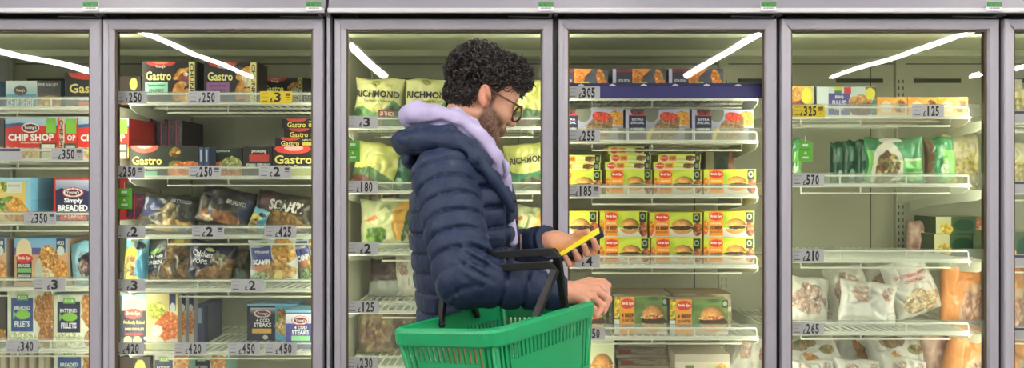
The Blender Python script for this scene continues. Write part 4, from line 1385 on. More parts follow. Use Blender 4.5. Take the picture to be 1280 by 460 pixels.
def C_(b, k, artn, desc, x0, x1, ytop, cat='food box', name='food_carton', Y=2.725, d=0.2, base=None, **kw):
    z = BAYS[b]['z'][k] + 0.0015 if base is None else base
    return carton(name, artn, desc + where(b, k), cat, x0, x1, ytop, z, Y=Y, d=d, **kw)


def B_(b, k, artn, desc, x0, x1, ytop, ybot, cat='food bag', name='food_bag', base=None, **kw):
    z = BAYS[b]['z'][k] + 0.002 if base is None else base
    return bag(name, artn, desc + where(b, k), cat, x0, x1, ytop, ybot, z, **kw)


def top_of(o):
    return o.location.z + o.scale.z + 0.0008


# ---- far-left door
C_(0, 0, 'chip_blue', 'blue battered fish carton with grey photo half', 7, 76, 101, Y=2.95, d=0.15)
C_(0, 0, 'gastro_red', 'charcoal fish carton with red arch and pink band', 81, 140, 91, Y=2.9, d=0.18)
C_(0, 0, 'chip_blue', 'blue fish carton mostly cut by the left picture edge', -70, -2, 101, Y=2.95, d=0.15)
C_(0, 1, 'dark_small_chip', 'dark carton end at the left picture edge', -30, 5, 150, d=0.2)
C_(0, 1, 'chip_red', 'large red fish carton with oval logo, nearest the left edge', 6.5, 72, 147, d=0.2)
C_(0, 1, 'chip_red_end', 'narrow red carton squeezed between two wide red cartons', 73, 95.5, 147.5, Y=2.735, d=0.2)
C_(0, 1, 'chip_red', 'red fish carton half hidden by the first door frame', 97, 161, 148, Y=2.74, d=0.2)
C_(0, 2, 'breaded_photo', 'light-blue carton with golden breaded fish photo', -34, 39, 222, d=0.16)
C_(0, 2, 'simply_breaded', 'navy carton with red edge and white lettering', 67, 134, 223, Y=2.74, d=0.14)
C_(0, 3, 'bird_breaded', 'orange fish photo carton cut by the left picture edge', -58, 8, 298, d=0.08)
C_(0, 3, 'bird_breaded', 'carton with red oval logo and breaded fillet on plate', 18, 84, 298, Y=2.73, d=0.16)
B_(0, 3, 'cyan_dark_bag', 'pale blue bag with dark print', 84, 124, 298, 352, seed=4, d=0.06, roll=-0.12, Y=2.73)
C_(0, 4, 'dark_small_chip', 'dark grey carton end beside the pale fillet carton', -40, 7, 372, d=0.2, Y=2.8)
C_(0, 4, 'fillets_blue', 'pale carton with blue square and green fish emblem', 9.5, 66, 364, d=0.14)
C_(0, 4, 'fillets_navy', 'pale carton with navy square and green fish emblem', 67, 126, 369, d=0.14)
for q in range(5):
    C_(0, 5, 'cream_spine', 'cream carton on edge, %s in the row of five' % NTH[q], -2 + q * 12, 9 + q * 12, 440, Y=2.76, d=0.18, group='cream cartons on edge behind the far-left door')
C_(0, 5, 'fillets_blue', 'blue-labelled fillet carton right of the cream cartons', 67, 128, 436, Y=2.78, d=0.14)

# ---- second door
C_(1, 0, 'dark_small_chip', 'small dark carton with yellow disc', 149, 176, 95, Y=2.8, d=0.2)
C_(1, 0, 'gastro_mint', 'black fish carton with mint panel and cream strip', 178, 246, 77, d=0.1)
C_(1, 0, 'gastro_purple', 'black fish carton with purple panel and cream strip', 255, 323, 78, d=0.1)
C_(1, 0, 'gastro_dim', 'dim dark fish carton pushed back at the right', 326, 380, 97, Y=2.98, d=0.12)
for q in range(7):
    C_(1, 1, 'dark_spine', 'dark carton on edge, %s in the row of seven' % NTH[q], 164 + q * 9.2, 172.6 + q * 9.2, 147 + q * 0.6, Y=2.96, d=0.2, group='dark cartons on edge behind the second door', letters=False)
C_(1, 1, 'gastro_flat', 'wide dark green carton with breaded fillet photo', 162, 248, 182, d=0.13)
for q in range(2):
    C_(1, 1, 'blue_spine', 'thin dark blue carton edge, %s of two' % ('left', 'right')[q], 249 + q * 7, 255.5 + q * 7, 184, d=0.16, group='two thin carton edges')
C_(1, 1, 'dark_fish_photo', 'dark carton with pale fish and lemon photo', 264, 303, 185, Y=2.78, d=0.15)
C_(1, 1, 'black_red_label', 'black carton upside down with red label', 304, 340, 183, Y=2.76, d=0.15)
o = C_(1, 1, 'gastro_square', 'black square carton with red arch at the stack bottom', 341, 400, 183, d=0.16)
o = C_(1, 1, 'gastro_edge', 'black carton lying flat, lowest of the three flat ones', 344, 396, 172, Y=2.75, d=0.16, base=top_of(o))
o = C_(1, 1, 'gastro_edge', 'black carton lying flat, middle of the three flat ones', 355, 407, 160.5, Y=2.79, d=0.16, base=top_of(o))
o = C_(1, 1, 'gastro_edge', 'black carton lying flat, top of the three flat ones', 352, 404, 148.5, Y=2.79, d=0.16, base=top_of(o))
for r in range(2):
    z0 = BAYS[1]['z'][2] + 0.0015
    for q in range(2):
        C_(1, 2, 'navy_red_box', 'small navy and red box, %s row, %s from the left' % (('bottom', 'top')[r], NTH[q]), 152 + q * 15, 166.5 + q * 15, 0, Y=2.9, d=0.12, base=z0 + r * 0.072, h=0.071)
B_(1, 2, 'fish_dark', 'dark bag with blue tail and gold print', 168, 244, 248, 296, seed=2, d=0.10, roll=0.10, lean=-0.25)
B_(1, 2, 'fish_dark_b', 'dark brown bag in the middle of the shelf', 240, 312, 246, 296, seed=5, d=0.10, roll=0.22, lean=-0.25)
B_(1, 2, 'scampi_dark', 'dark scampi bag with slanted white lettering', 312, 392, 252, 296, seed=7, d=0.11, roll=0.16, lean=-0.2)
B_(1, 2, 'cyan_bag', 'small cyan packet between two dark bags', 310, 330, 266, 296, seed=3, d=0.05, Y=2.72, roll=0.4)
B_(1, 3, 'cyan_bag', 'tall cyan bag with yellow food print', 151, 181, 299, 362, seed=3, d=0.06, Y=2.75, roll=0.08)
B_(1, 3, 'nugget_dark', 'clear bag of brown nuggets with navy label', 176, 240, 302, 361, seed=4, d=0.09, roll=-0.10, lean=-0.1, Y=2.76)
B_(1, 3, 'nugget_navy', 'navy bag of nuggets tilted to the right', 228, 288, 312, 361, seed=6, d=0.09, roll=0.18, lean=-0.1, Y=2.75)
B_(1, 3, 'grey_bag', 'grey-brown bag beside the tilted navy bag', 283, 309, 320, 361, seed=8, d=0.07, Y=2.8)
B_(1, 3, 'scampi_white', 'white and blue scampi bag standing upright', 308, 369, 305, 362, seed=9, d=0.07, roll=-0.04, Y=2.74)
B_(1, 3, 'scampi_white', 'white and blue scampi bag leaning at the right frame', 363, 412, 301, 362, seed=12, d=0.07, roll=-0.28, Y=2.78)
C_(1, 4, 'bird_baked', 'navy-panel carton with fish supper photo and red oval', 152, 222, 367, d=0.035)
C_(1, 4, 'baked_spine', 'narrow strip of fish supper carton, first behind the front one', 222.5, 232, 367, Y=2.76, d=0.035)
C_(1, 4, 'baked_spine', 'narrow strip of fish supper carton, second behind the front one', 232.5, 242, 368, Y=2.79, d=0.035)
C_(1, 4, 'blue_spine', 'dark blue carton edge set back on the wire', 244, 260, 381, Y=2.86, d=0.14)
C_(1, 4, 'cod_navy', 'navy and light-blue cod steak carton pushed back', 309, 372, 380, Y=2.88, d=0.1)
C_(1, 4, 'cod_white', 'white and violet cod steak carton at the front right', 357, 418, 388, Y=2.735, d=0.12)
C_(1, 5, 'dark_small_chip', 'cream-topped carton at the left', 150, 188, 446, Y=2.8, d=0.2)
C_(1, 5, 'fillets_navy', 'navy-labelled fillet carton', 190, 236, 443, Y=2.82, d=0.12)
C_(1, 5, 'fillets_navy', 'fillet carton with golden photo, rightmost', 237, 282, 444, Y=2.88, d=0.12)

# ---- door behind the man
B_(2, 0, 'richmond', 'yellow sausage bag with dark lettering, left of the man', 440, 502, 98, 160, seed=2, d=0.09, roll=0.05)
B_(2, 0, 'richmond', 'yellow sausage bag half hidden by the man’s hair', 504, 568, 100, 160, seed=5, d=0.09, roll=0.03)
B_(2, 0, 'yellow_crumple', 'yellow bag mostly hidden behind the man’s head', 570, 628, 104, 160, seed=7, d=0.09)
B_(2, 0, 'yellow_crumple', 'yellow-green bag right of the man’s glasses', 634, 690, 102, 160, seed=11, d=0.09, roll=-0.08)
B_(2, 0, 'green_back', 'dark green pack behind the yellow bags', 458, 482, 90, 150, seed=3, d=0.05, Y=2.95)
B_(2, 1, 'yellow_crumple', 'crumpled yellow bag left of the man', 440, 496, 186, 240, seed=4, d=0.10, roll=0.2, lean=-0.1)
B_(2, 1, 'green_back', 'dark green bag end next to the crumpled yellow bag', 484, 512, 196, 240, seed=8, d=0.08, Y=2.8)
B_(2, 1, 'yellow_crumple', 'yellow bag hidden behind the man’s shoulder', 560, 620, 186, 240, seed=14, d=0.09)
B_(2, 1, 'richmond_low', 'yellow and green bag right of the man’s collar', 632, 690, 184, 240, seed=6, d=0.09, roll=-0.12)
B_(2, 2, 'veg_bag', 'vegetable bag with orange print left of the man', 446, 520, 254, 318, seed=3, d=0.11, lean=-0.12)
B_(2, 2, 'brown_veg', 'brown and yellow bag behind the vegetable bag', 450, 500, 244, 318, seed=9, d=0.06, Y=2.9)
B_(2, 2, 'veg_bag', 'green and yellow vegetable bag right of the man', 634, 690, 266, 318, seed=13, d=0.11, roll=0.1, lean=-0.2)
B_(2, 3, 'purple_tray', 'dull purple tray left of the man', 458, 512, 322, 372, seed=3, d=0.10, Y=2.98, lean=-0.5)
B_(2, 3, 'white_plain', 'pale green bag end against the man’s back', 492, 530, 318, 372, seed=5, d=0.1, Y=2.95)
B_(2, 4, 'brown_veg', 'brown mixed food bag left of the basket', 444, 492, 390, 446, seed=5, d=0.09, Y=2.86, lean=-0.3)
B_(2, 4, 'brown_veg', 'dark food bag beside the brown one', 470, 520, 398, 446, seed=15, d=0.09, Y=2.95, lean=-0.3)

# ---- fourth door
for q, (a, c) in enumerate(((694, 760), (766, 833), (836, 904))):
    C_(3, 0, 'fish_chips', 'slate carton with fish and chips photo, %s from the left' % NTH[q], a, c, 86, d=0.16, group='fish and chips cartons on the top shelf')
for q, (a, c) in enumerate(((696, 779), (782, 862), (865, 942))):
    C_(3, 1, 'patty_carton', 'lilac carton with red-topped burger patty, %s from the left' % NTH[q], a, c, 136 + q * 0.4, d=0.17, group='patty cartons on the second shelf')
cols = [(692, 752, 213, 2), (758, 815, 212, 3), (818, 877, 212, 2), (880, 945, 211.5, 0)]
for q, (a, c, yt, n) in enumerate(cols):
    o = C_(3, 2, 'burger_yellow_b' if q % 2 else 'burger_yellow', 'lime and orange burger carton standing in the %s column' % NTH[q], a, c, yt, d=0.16, group='burger cartons standing on the third shelf')
    for r in range(n):
        o = C_(3, 2, 'burger_edge', 'lime burger carton lying flat, %s up in the %s column' % (NTH[r], NTH[q]), a + (-2, 4, 2)[r] + q * 0.5, c - (2, 1, 3)[r], yt - 9.6 * (r + 1), base=top_of(o), Y=2.735 + 0.012 * r, d=0.15, group='burger cartons lying flat on the third shelf')
C_(3, 2, 'green_frozen', 'dim dark green carton pushed far back', 882, 918, 190, Y=3.0, d=0.12)
for r in range(2):
    for q, (a, c) in enumerate(((688, 747), (750, 809 + 3 * (1 - r)), (812 + 2 * (1 - r), 877), (880, 943))):
        z4 = BAYS[3]['z'][3] + 0.0015
        y4 = zd(297.5, 2.725)
        C_(3, 3, 'burger_yellow' if (q + r) % 2 else 'burger_yellow_b', 'yellow burger carton, %s row, %s from the left' % (('lower', 'upper')[r], NTH[q]), a, c, 264 + (q == 2) * 1.5 if r else 297.5, base=(y4 + 0.001) if r else z4, d=0.15, Y=2.725 + (0.003 if r else 0), group='burger cartons in two rows on the fourth shelf')
for q, (a, c) in enumerate(((699, 757), (768, 834), (837, 910))):
    yt = (372, 371, 374)[q]
    o = C_(3, 4, 'quarter_burger', 'dark green quarter pounder carton, %s from the left' % NTH[q], a, c, yt, d=0.06, group='quarter pounder cartons on the fifth shelf')
    for r in range(2):
        C_(3, 4, 'flat_brown', 'brown flat pack behind the %s green carton, %s layer' % (NTH[q], ('lower', 'upper')[r]), a + 4, c + 4, 0, Y=2.83, d=0.16, base=BAYS[3]['z'][4] + 0.0015 + r * 0.066, h=0.065, group='brown flat packs behind the green cartons')
C_(3, 5, 'burger_photo', 'pale carton with double burger photo beside the basket', 738, 768, 425, Y=2.76, d=0.16)
for r in range(6):
    C_(3, 5, 'flat_brown', 'brown flat pack, %s up in the stack beside the burger photo' % NTH[r], 770 + (r % 2) * 3, 836 - (r % 3) * 2, 0, Y=2.79 + 0.02 * r, d=0.16, base=BAYS[3]['z'][5] + 0.0015 + r * 0.036, h=0.0352, group='brown flat packs stacked on the bottom shelf')
o = C_(3, 5, 'bacon_four', 'cream carton with maroon square at the front', 844, 912, 443, Y=2.75, d=0.14)
C_(3, 5, 'bacon_four', 'cream carton with maroon square set back', 838, 905, 433, Y=2.92, d=0.14)
B_(3, 5, 'white_plain', 'pale bag beside the cream carton', 914, 962, 428, 500, Y=2.9, seed=8, d=0.1, roll=0.3)

# ---- fifth door
C_(4, 0, 'pork_photo', 'carton with burger photo and yellow disc at the left', 986, 1019, 108, d=0.14)
C_(4, 0, 'pulled_pork', 'pale carton with violet panel and pulled pork burger', 1021, 1095, 108.5, d=0.14)
for q, a in enumerate((1096.5, 1135, 1173)):
    C_(4, 0, 'orange_flat', 'low orange flat pack, %s from the left' % NTH[q], a, a + 37, 121.5, d=0.16, group='orange flat packs on the top shelf')
B_(4, 1, 'green_side', 'green pouch end behind the green shelf sign', 980, 1006, 177, 232, seed=2, d=0.06)
for q, a in enumerate((1041, 1057, 1073)):
    B_(4, 1, 'green_back', 'dark green pouch set back, %s from the left' % NTH[q], a, a + 19, 180 - q, 232, seed=3 + q, d=0.05, Y=2.86 - 0.03 * q, group='dark green pouches set back')
B_(4, 1, 'green_pouch', 'bright green pouch with bowl of noodles print', 1086, 1160, 176, 232, seed=6, d=0.07)
B_(4, 1, 'green_side', 'green pouch at the right with brown edge', 1161, 1199, 176, 232, seed=9, d=0.06, roll=-0.03)
B_(4, 3, 'white_brown', 'white bag of brown meat at the left', 986, 1042, 356, 416, seed=2, d=0.10, lean=-0.30, roll=0.15, Y=2.78)
B_(4, 3, 'white_brown', 'white bag of brown pieces, second from the left', 1040, 1092, 350, 416, seed=5, d=0.10, lean=-0.25, roll=-0.1, Y=2.90)
B_(4, 3, 'white_brown', 'brown bag set back under the tilted white bag', 1086, 1150, 344, 412, seed=14, d=0.10, Y=3.06, lean=-0.25)
B_(4, 3, 'white_plain', 'plain white bag bulging in the middle', 1056, 1128, 358, 412, seed=8, d=0.09, Y=2.735, lean=-0.15, roll=0.12, crump=0.12)
B_(4, 3, 'white_red_text', 'white bag with red lettering tilted left', 1116, 1176, 330, 404, seed=3, d=0.09, roll=-0.32, Y=2.85, lean=-0.06, crump=0.10)
B_(4, 4, 'white_carrot', 'white bag with orange carrots print, left', 984, 1058, 424, 488, seed=4, d=0.10, lean=-0.25, roll=-0.2, Y=2.88, crump=0.12)
B_(4, 4, 'white_carrot', 'white bag with orange carrots print, middle', 1040, 1112, 422, 488, seed=7, d=0.10, lean=-0.25, roll=0.15, Y=3.03, crump=0.12)
B_(4, 4, 'white_carrot', 'white bag with orange carrots print, right', 1096, 1166, 420, 490, seed=10, d=0.10, lean=-0.25, roll=-0.1, Y=2.88, crump=0.12)
for q in range(3):
    B_(4, 4, 'white_plain', 'plain white bag at the bottom, %s from the left' % NTH[q], 992 + q * 58, 1050 + q * 58, 452, 506, seed=20 + q, d=0.09, Y=2.73, lean=-0.3, roll=0.08 * q, crump=0.12)
B_(4, 4, 'pink_bag', 'pinkish bag under the orange bag', 1160, 1206, 424, 500, seed=5, d=0.10, Y=2.86)

# ---- far-right door: seen through the fifth door and along the picture edge
def dx(px, Y):      # pixel position on shelves of the last bay
    return px


B_(5, 0, 'pale_pasta', 'pale green bag at the right picture edge', 1238, 1290, 96, 152, seed=3, d=0.1, Y=2.76)
B_(5, 1, 'pale_pasta', 'pale pasta bag seen beyond the green pouches', 1186, 1232, 168, 236, seed=6, d=0.1, Y=2.86)
B_(5, 1, 'pale_pasta', 'yellow pasta bag at the right picture edge', 1240, 1296, 180, 238, seed=12, d=0.1, Y=2.76)
B_(5, 2, 'pink_bag', 'pink frozen bag seen through the fifth door', 1140, 1176, 276, 316, seed=4, d=0.08, Y=3.06)
C_(5, 2, 'green_frozen', 'dark green carton, upper of two seen through the fifth door', 1170, 1234, 0, Y=2.98, d=0.16, base=BAYS[5]['z'][2] + 0.09, h=0.066)
C_(5, 2, 'green_frozen', 'dark green carton, lower of two seen through the fifth door', 1168, 1232, 0, Y=2.97, d=0.16, base=BAYS[5]['z'][2] + 0.0015, h=0.087)
C_(5, 2, 'green_frozen', 'dark green carton at the right picture edge', 1250, 1312, 290, Y=2.74, d=0.16)
B_(5, 3, 'orange_bag', 'orange chicken bag seen beyond the white bags', 1184, 1236, 334, 418, seed=4, d=0.09, Y=2.84)
B_(5, 3, 'orange_bag', 'orange chicken bag at the right picture edge', 1238, 1292, 334, 418, seed=8, d=0.09, Y=2.74)
B_(5, 4, 'orange_bag', 'orange bag at the lower right corner', 1190, 1246, 420, 506, seed=11, d=0.10, Y=2.78, roll=0.25)
B_(5, 4, 'orange_bag', 'orange bag cut by the right picture edge, lowest', 1246, 1300, 424, 506, seed=15, d=0.10, Y=2.76)

# ------------------------------------------------------------------ price tags
M_TAG = mat('tag_paper', (196, 190, 202), 0.45)
M_TAGY = mat('tag_yellow', (226, 196, 20), 0.45)
INK = (24, 22, 26)
seen_tags = {}


def price_tag(b, k, x0, price, yellow=False, wide=40, mark=False, top=None, desc=''):
    Y = YR - 0.0045
    X0 = (x0 - 640) / F * Y
    rt, rb = BAYS[b]['rails'][k]
    h = 0.0425; w = wide / F * Y
    z0 = zd(rb + 0.5, Y)
    o = MB().box(-w / 2, w / 2, -0.0006, 0.0006, 0, h).build('price_tag', M_TAGY if yellow else M_TAG)
    o.location = (X0 + w / 2, Y, z0)
    if price:
        lab = '%s price tag reading £%s%s, %s shelf, %s' % ('yellow' if yellow else 'white', price, desc, ORD[k], BAYS[b]['name'])
    else:
        lab = 'white shelf tag with dark blue heading%s, %s shelf, %s' % (desc, ORD[k], BAYS[b]['name'])
    tag(o, lab, 'price tag', 'shelf price tags')
    fp = MB()
    rows = [(h * 0.80, 0.022, 0.0012), (h * 0.52, 0.018, 0.0012), (h * 0.16, 0.020, 0.0036)]
    rnd = random.Random(x0 * 7 + k)
    for z, ln, t in rows:
        xx = -w / 2 + 0.006
        while xx < -w / 2 + 0.006 + ln:
            e = xx + rnd.uniform(0.002, 0.005)
            fp.box(xx, e, -0.0011, -0.0006, z, z + t); xx = e + 0.0011
    if mark:
        mx = w / 2 - 0.022
        fp.box(mx, mx + 0.016, -0.0011, -0.0006, h * 0.62, h * 0.84); fp.box(mx, mx + 0.016, -0.0011, -0.0006, h * 0.48, h * 0.54); fp.box(mx + 0.004, mx + 0.012, -0.0011, -0.0006, h * 0.3, h * 0.33)
    tag(fp.build('fine_print', ink((90, 84, 92) if not yellow else (110, 84, 20)), o), kind='stuff')
    if not price:
        MB().box(-w / 2, w / 2 - 0.005, -0.0012, -0.0006, h * 0.74, h * 0.94).build('heading_band', ink((48, 44, 84)), o)
        return o
    f = w / 0.1126
    sh = -0.012 if mark else 0.0
    if '.' in price:
        a, c = price.split('.')
        xs = -0.006 + sh
        lettering('£', INK, o, xs - 0.0115, xs - 0.0025, 0.004, 0.021, y=-0.0011, bold=0.02)
        for ch, xo in ((a, 0.0), (c[0], 0.0165), (c[1], 0.031)):
            nw_ = 0.0035 if ch == '1' else 0.0
            lettering(ch, INK, o, xs + xo + nw_, xs + xo + 0.0125 - nw_, 0.004, h - 0.004, y=-0.0011, bold=0.03)
    else:
        lettering('£', INK, o, -0.008 + sh, 0.003 + sh, 0.005, 0.022, y=-0.0011, bold=0.03)
        lettering(price, INK, o, 0.006 + sh, 0.029 + sh, 0.005, h - 0.004, y=-0.0011, bold=0.03)
    return o


price_tag(0, 1, -13, '', desc=' at the left edge')
price_tag(0, 1, 64, '3.50', mark=True)
price_tag(0, 2, 30, '3.50', mark=True)
price_tag(0, 3, 42, '3', desc=' under the breaded fillet carton')
price_tag(0, 4, 8, '3.40')
price_tag(1, 0, 143.5, '2.50', desc=' at the left')
price_tag(1, 0, 235, '2.50', desc=' in the middle')
price_tag(1, 0, 325, '3', yellow=True, mark=True)
price_tag(1, 1, 140.5, '2.50', mark=True, desc=' at the left')
price_tag(1, 1, 236, '2.50', mark=True, desc=' in the middle')
price_tag(1, 1, 324, '2', mark=True)
price_tag(1, 2, 141.5, '2', desc=' at the left')
price_tag(1, 2, 240, '2', mark=True, desc=' in the middle')
price_tag(1, 2, 330.5, '4.25')
price_tag(1, 3, 141.5, '3', desc=' at the left')
price_tag(1, 3, 289, '2', desc=' right of centre')
price_tag(1, 4, 140, '4.20', desc=' at the left')
price_tag(1, 4, 218, '4.20', desc=' second from left')
price_tag(1, 4, 285, '4.50', desc=' third from left')
price_tag(1, 4, 331, '4.50', desc=' rightmost')
for k, p_ in enumerate(('3', '1.80', '2', '1.25', '2.30')):
    price_tag(2, k, 432 + (0, 0, 1, 2, 0)[k], p_)
for k, p_ in enumerate(('3.05', '2.55', '1.85', '4')):
    price_tag(3, k, 710, p_, mark=(k == 2))
price_tag(3, 4, 716, '2.50', desc=' partly behind the basket')
price_tag(4, 0, 991, '3.25', yellow=True, mark=True)
price_tag(4, 0, 1140, '1.25')
price_tag(4, 1, 990, '5.70')
price_tag(4, 2, 990, '2.10')
price_tag(4, 3, 990, '2.65')
for k in range(4):
    price_tag(5, k, 1252, '', desc=' at the right edge')

# green signs hanging just behind the glass
for (x0, x1, y0, y1, nm) in ((146, 165, 235.5, 261, 'second door'), (432.5, 450, 176, 202, 'door behind the man'), (998, 1015.5, 177, 202, 'fifth door')):
    Y = YR + 0.004
    A, Bq = W(x0, y1, Y), W(x1, y0, Y)
    o = MB().box(A.x, Bq.x, Y - 0.0006, Y + 0.0006, A.z, Bq.z).build('shelf_sign', M_GREEN2)
    tag(o, 'small bright green sign with white marks hanging below the price tag, ' + nm, 'sign', 'green shelf signs')
    ww, hh = Bq.x - A.x, Bq.z - A.z
    MB().box(A.x + ww * 0.3, A.x + ww * 0.68, Y - 0.001, Y - 0.0006, A.z + hh * 0.76, A.z + hh * 0.88).build('white_mark', M_WHITE, o)
    MB().box(A.x + ww * 0.3, A.x + ww * 0.72, Y - 0.001, Y - 0.0006, A.z + hh * 0.16, A.z + hh * 0.25).build('white_mark', M_WHITE, o)
    cx, cz = A.x + ww * 0.5, A.z + hh * 0.42
    MB().prism([(cx - 0.005, cz), (cx, cz - 0.006), (cx + 0.005, cz), (cx, cz + 0.006)], 'y', Y - 0.001, Y - 0.0006).build('white_mark', ink((236, 222, 190)), o)
    MB().box(A.x + ww * 0.12, A.x + ww * 0.86, Y - 0.001, Y - 0.0006, A.z + hh * 0.6, A.z + hh * 0.625).build('dark_line', ink((44, 100, 30)), o)
    MB().tube([(cx, Y, Bq.z), (cx, Y, Bq.z + 0.02)], 0.0012).build('clip', M_WIRE, o)
# ------------------------------------------------------------------ the man
def np3(v):
    return np.array(v[:3], float)


def ss(a, b, x):
    t = np.clip((x - a) / (b - a), 0, 1)
    return t * t * (3 - 2 * t)


HO = np.array((-0.0916, 1.96, 1.6175))
HYAW, HPIT, HS = math.radians(22), math.radians(20), 0.93
HR = np.array((Matrix.Rotation(HYAW, 3, 'Z') @ Matrix.Rotation(HPIT, 3, 'Y')))


def to_head(x, y, z):
    X, Y, Z = x - HO[0], y - HO[1], z - HO[2]
    return ((HR[0, 0] * X + HR[1, 0] * Y + HR[2, 0] * Z) / HS, (HR[0, 1] * X + HR[1, 1] * Y + HR[2, 1] * Z) / HS, (HR[0, 2] * X + HR[1, 2] * Y + HR[2, 2] * Z) / HS)


def from_head(p):
    return HR @ (np.array(p, float) * HS) + HO


NECK0 = from_head((-0.012, 0, -0.05)); NECK1 = np.array((-0.128, 1.97, 1.40))


def head_sdf(x, y, z):
    a, b, c = to_head(x, y, z)
    ab = np.abs(b)
    d = s_ell(a, b, c, (0.006, 0, 0.048), (0.095, 0.076, 0.084))
    d = smin(d, s_ell(a, b, c, (0.056, 0, 0.050), (0.050, 0.060, 0.056)), 0.03)
    d = smin(d, s_ell(a, b, c, (0.044, 0, -0.026), (0.054, 0.056, 0.078)), 0.03)
    d = smin(d, s_cap(a, ab, c, (0.008, 0.054, -0.040), (0.072, 0.022, -0.092), 0.021, 0.017), 0.022)
    d = smin(d, s_ell(a, b, c, (0.084, 0, -0.095), (0.019, 0.022, 0.017)), 0.02)
    d = smin(d, s_ell(a, ab, c, (0.072, 0.042, -0.018), (0.026, 0.024, 0.024)), 0.02)
    d = smin(d, s_cap(a, ab, c, (0.100, 0.008, 0.026), (0.086, 0.048, 0.024), 0.010, 0.008), 0.012)
    # eye sockets and lids
    d = smax(d, -s_ell(a, ab, c, (0.108, 0.033, 0.004), (0.016, 0.018, 0.012)), 0.012)
    d = smin(d, s_ell(a, ab, c, (0.083, 0.032, 0.003), (0.0135, 0.015, 0.0135)), 0.004)
    # nose
    d = smin(d, s_cap(a, b, c, (0.100, 0, 0.018), (0.121, 0, -0.019), 0.007, 0.0095), 0.010)
    d = smin(d, s_ell(a, b, c, (0.122, 0, -0.023), (0.0115, 0.0115, 0.0100)), 0.006)
    d = smin(d, s_ell(a, ab, c, (0.110, 0.0125, -0.027), (0.010, 0.007, 0.008)), 0.006)
    d = smax(d, -s_ell(a, ab, c, (0.116, 0.006, -0.035), (0.005, 0.0035, 0.004)), 0.002)
    # mouth
    d = smin(d, s_ell(a, b, c, (0.096, 0, -0.055), (0.014, 0.026, 0.018)), 0.012)
    d = smin(d, s_ell(a, b, c, (0.105, 0, -0.0535), (0.0075, 0.021, 0.0050)), 0.004)
    d = smin(d, s_ell(a, b, c, (0.103, 0, -0.0640), (0.0075, 0.018, 0.0055)), 0.004)
    d = smax(d, -s_ell(a, b, c, (0.113, 0, -0.0588), (0.0080, 0.024, 0.0012)), 0.002)
    # ears
    ca, sa = math.cos(0.25), math.sin(0.25)
    ea, ec = a * ca + c * sa, -a * sa + c * ca
    ear = s_ell(ea, ab, ec, (-0.006, 0.082, 0.003), (0.0180, 0.0095, 0.031))
    ear = smin(ear, s_ell(ea, ab, ec, (0.000, 0.078, -0.021), (0.009, 0.006, 0.010)), 0.006)
    ear = smax(ear, -s_ell(ea, ab, ec, (-0.0030, 0.0930, 0.005), (0.0115, 0.0075, 0.0215)), 0.003)
    ear = smax(ear, -s_ell(ea, ab, ec, (0.003, 0.088, -0.006), (0.0070, 0.0100, 0.0090)), 0.003)
    ear = smin(ear, s_cap(ea, ab, ec, (-0.006, 0.084, 0.018), (-0.0075, 0.0865, -0.008), 0.0028), 0.003)
    ear = smin(ear, s_ell(ea, ab, ec, (0.0085, 0.0815, -0.004), (0.004, 0.004, 0.006)), 0.003)
    d = smin(d, ear, 0.006)
    # neck
    n = s_cap(x, y, z, NECK0, NECK1, 0.054, 0.060) / HS
    d = smin(d, n, 0.022)
    return d * HS


V_h, Q_h = surface_nets(head_sdf, (-0.26, 1.81, 1.36), (0.09, 2.09, 1.80), 0.0030)


def skin_colour(V, beard=True):
    n = vnoise(V[:, 0] * 60, V[:, 1] * 60, V[:, 2] * 60, 3)
    base = lin((201, 150, 124))[None] * (1 + 0.06 * n[:, None])
    if not beard:
        red = 0.5 + 0.5 * vnoise(V[:, 0] * 40, V[:, 1] * 40, V[:, 2] * 40, 8)
        return base * np.array((1.06, 0.98 - 0.0, 0.98)) * (1 + 0.04 * red[:, None])
    a, b, c = to_head(V[:, 0], V[:, 1], V[:, 2])
    fine = vnoise(V[:, 0] * 420, V[:, 1] * 420, V[:, 2] * 420, 5) * 0.5 + 0.5 * vnoise(V[:, 0] * 200, V[:, 1] * 200, V[:, 2] * 200, 6)
    border = -0.004 - (a - 0.018) * 0.62
    m = ss(0.010, -0.010, c - border) * ss(-0.004, 0.010, a)
    side = ss(0.036, 0.026, a) * ss(0.004, 0.014, a) * ss(0.05, 0.04, c) * ss(0.045, 0.055, np.abs(b))
    mo = ss(0.090, 0.098, a) * ss(-0.036, -0.041, c) * ss(0.034, 0.026, np.abs(b))
    m = np.maximum(np.maximum(m, side), mo)
    m *= ss(-0.115, -0.095, c) * 0.9 + 0.1
    lips = ss(0.101, 0.104, a) * ss(0.021, 0.017, np.abs(b)) * ss(-0.0495, -0.052, c) * ss(-0.070, -0.067, c)
    m *= 1 - lips
    m = np.clip(m * (0.78 + 0.30 * fine), 0, 0.92)[:, None]
    col = base * (1 - m) + lin((50, 34, 28))[None] * m
    col = col * (1 - 0.5 * lips[:, None]) + lin((176, 104, 94))[None] * 0.5 * lips[:, None]
    ear = (ss(0.070, 0.076, np.abs(b)) * ss(-0.04, -0.03, c) * ss(0.03, 0.02, a))[:, None]
    col = col * (1 - 0.35 * ear) + lin((206, 120, 100))[None] * 0.35 * ear
    brow = ss(0.010, 0.004, np.abs(c - 0.030 + 0.12 * (np.abs(b) - 0.03) ** 1) ) * ss(0.078, 0.088, a) * ss(0.010, 0.016, np.abs(b)) * ss(0.056, 0.05, np.abs(b))
    brow = np.clip(brow * (0.7 + 0.5 * fine), 0, 0.9)[:, None]
    return col * (1 - brow) + lin((44, 32, 28))[None] * brow


# arms and hands (pixel positions of joints and their distance)
SH = np3(W(556, 222, 1.815)); EL = np3(W(581, 347, 1.675)); WR = np3(W(701, 366, 1.705))
SHF = np3(W(592, 218, 2.10)); ELF = np3(W(604, 326, 2.15)); WRF = np3(W(684, 303, 1.99))

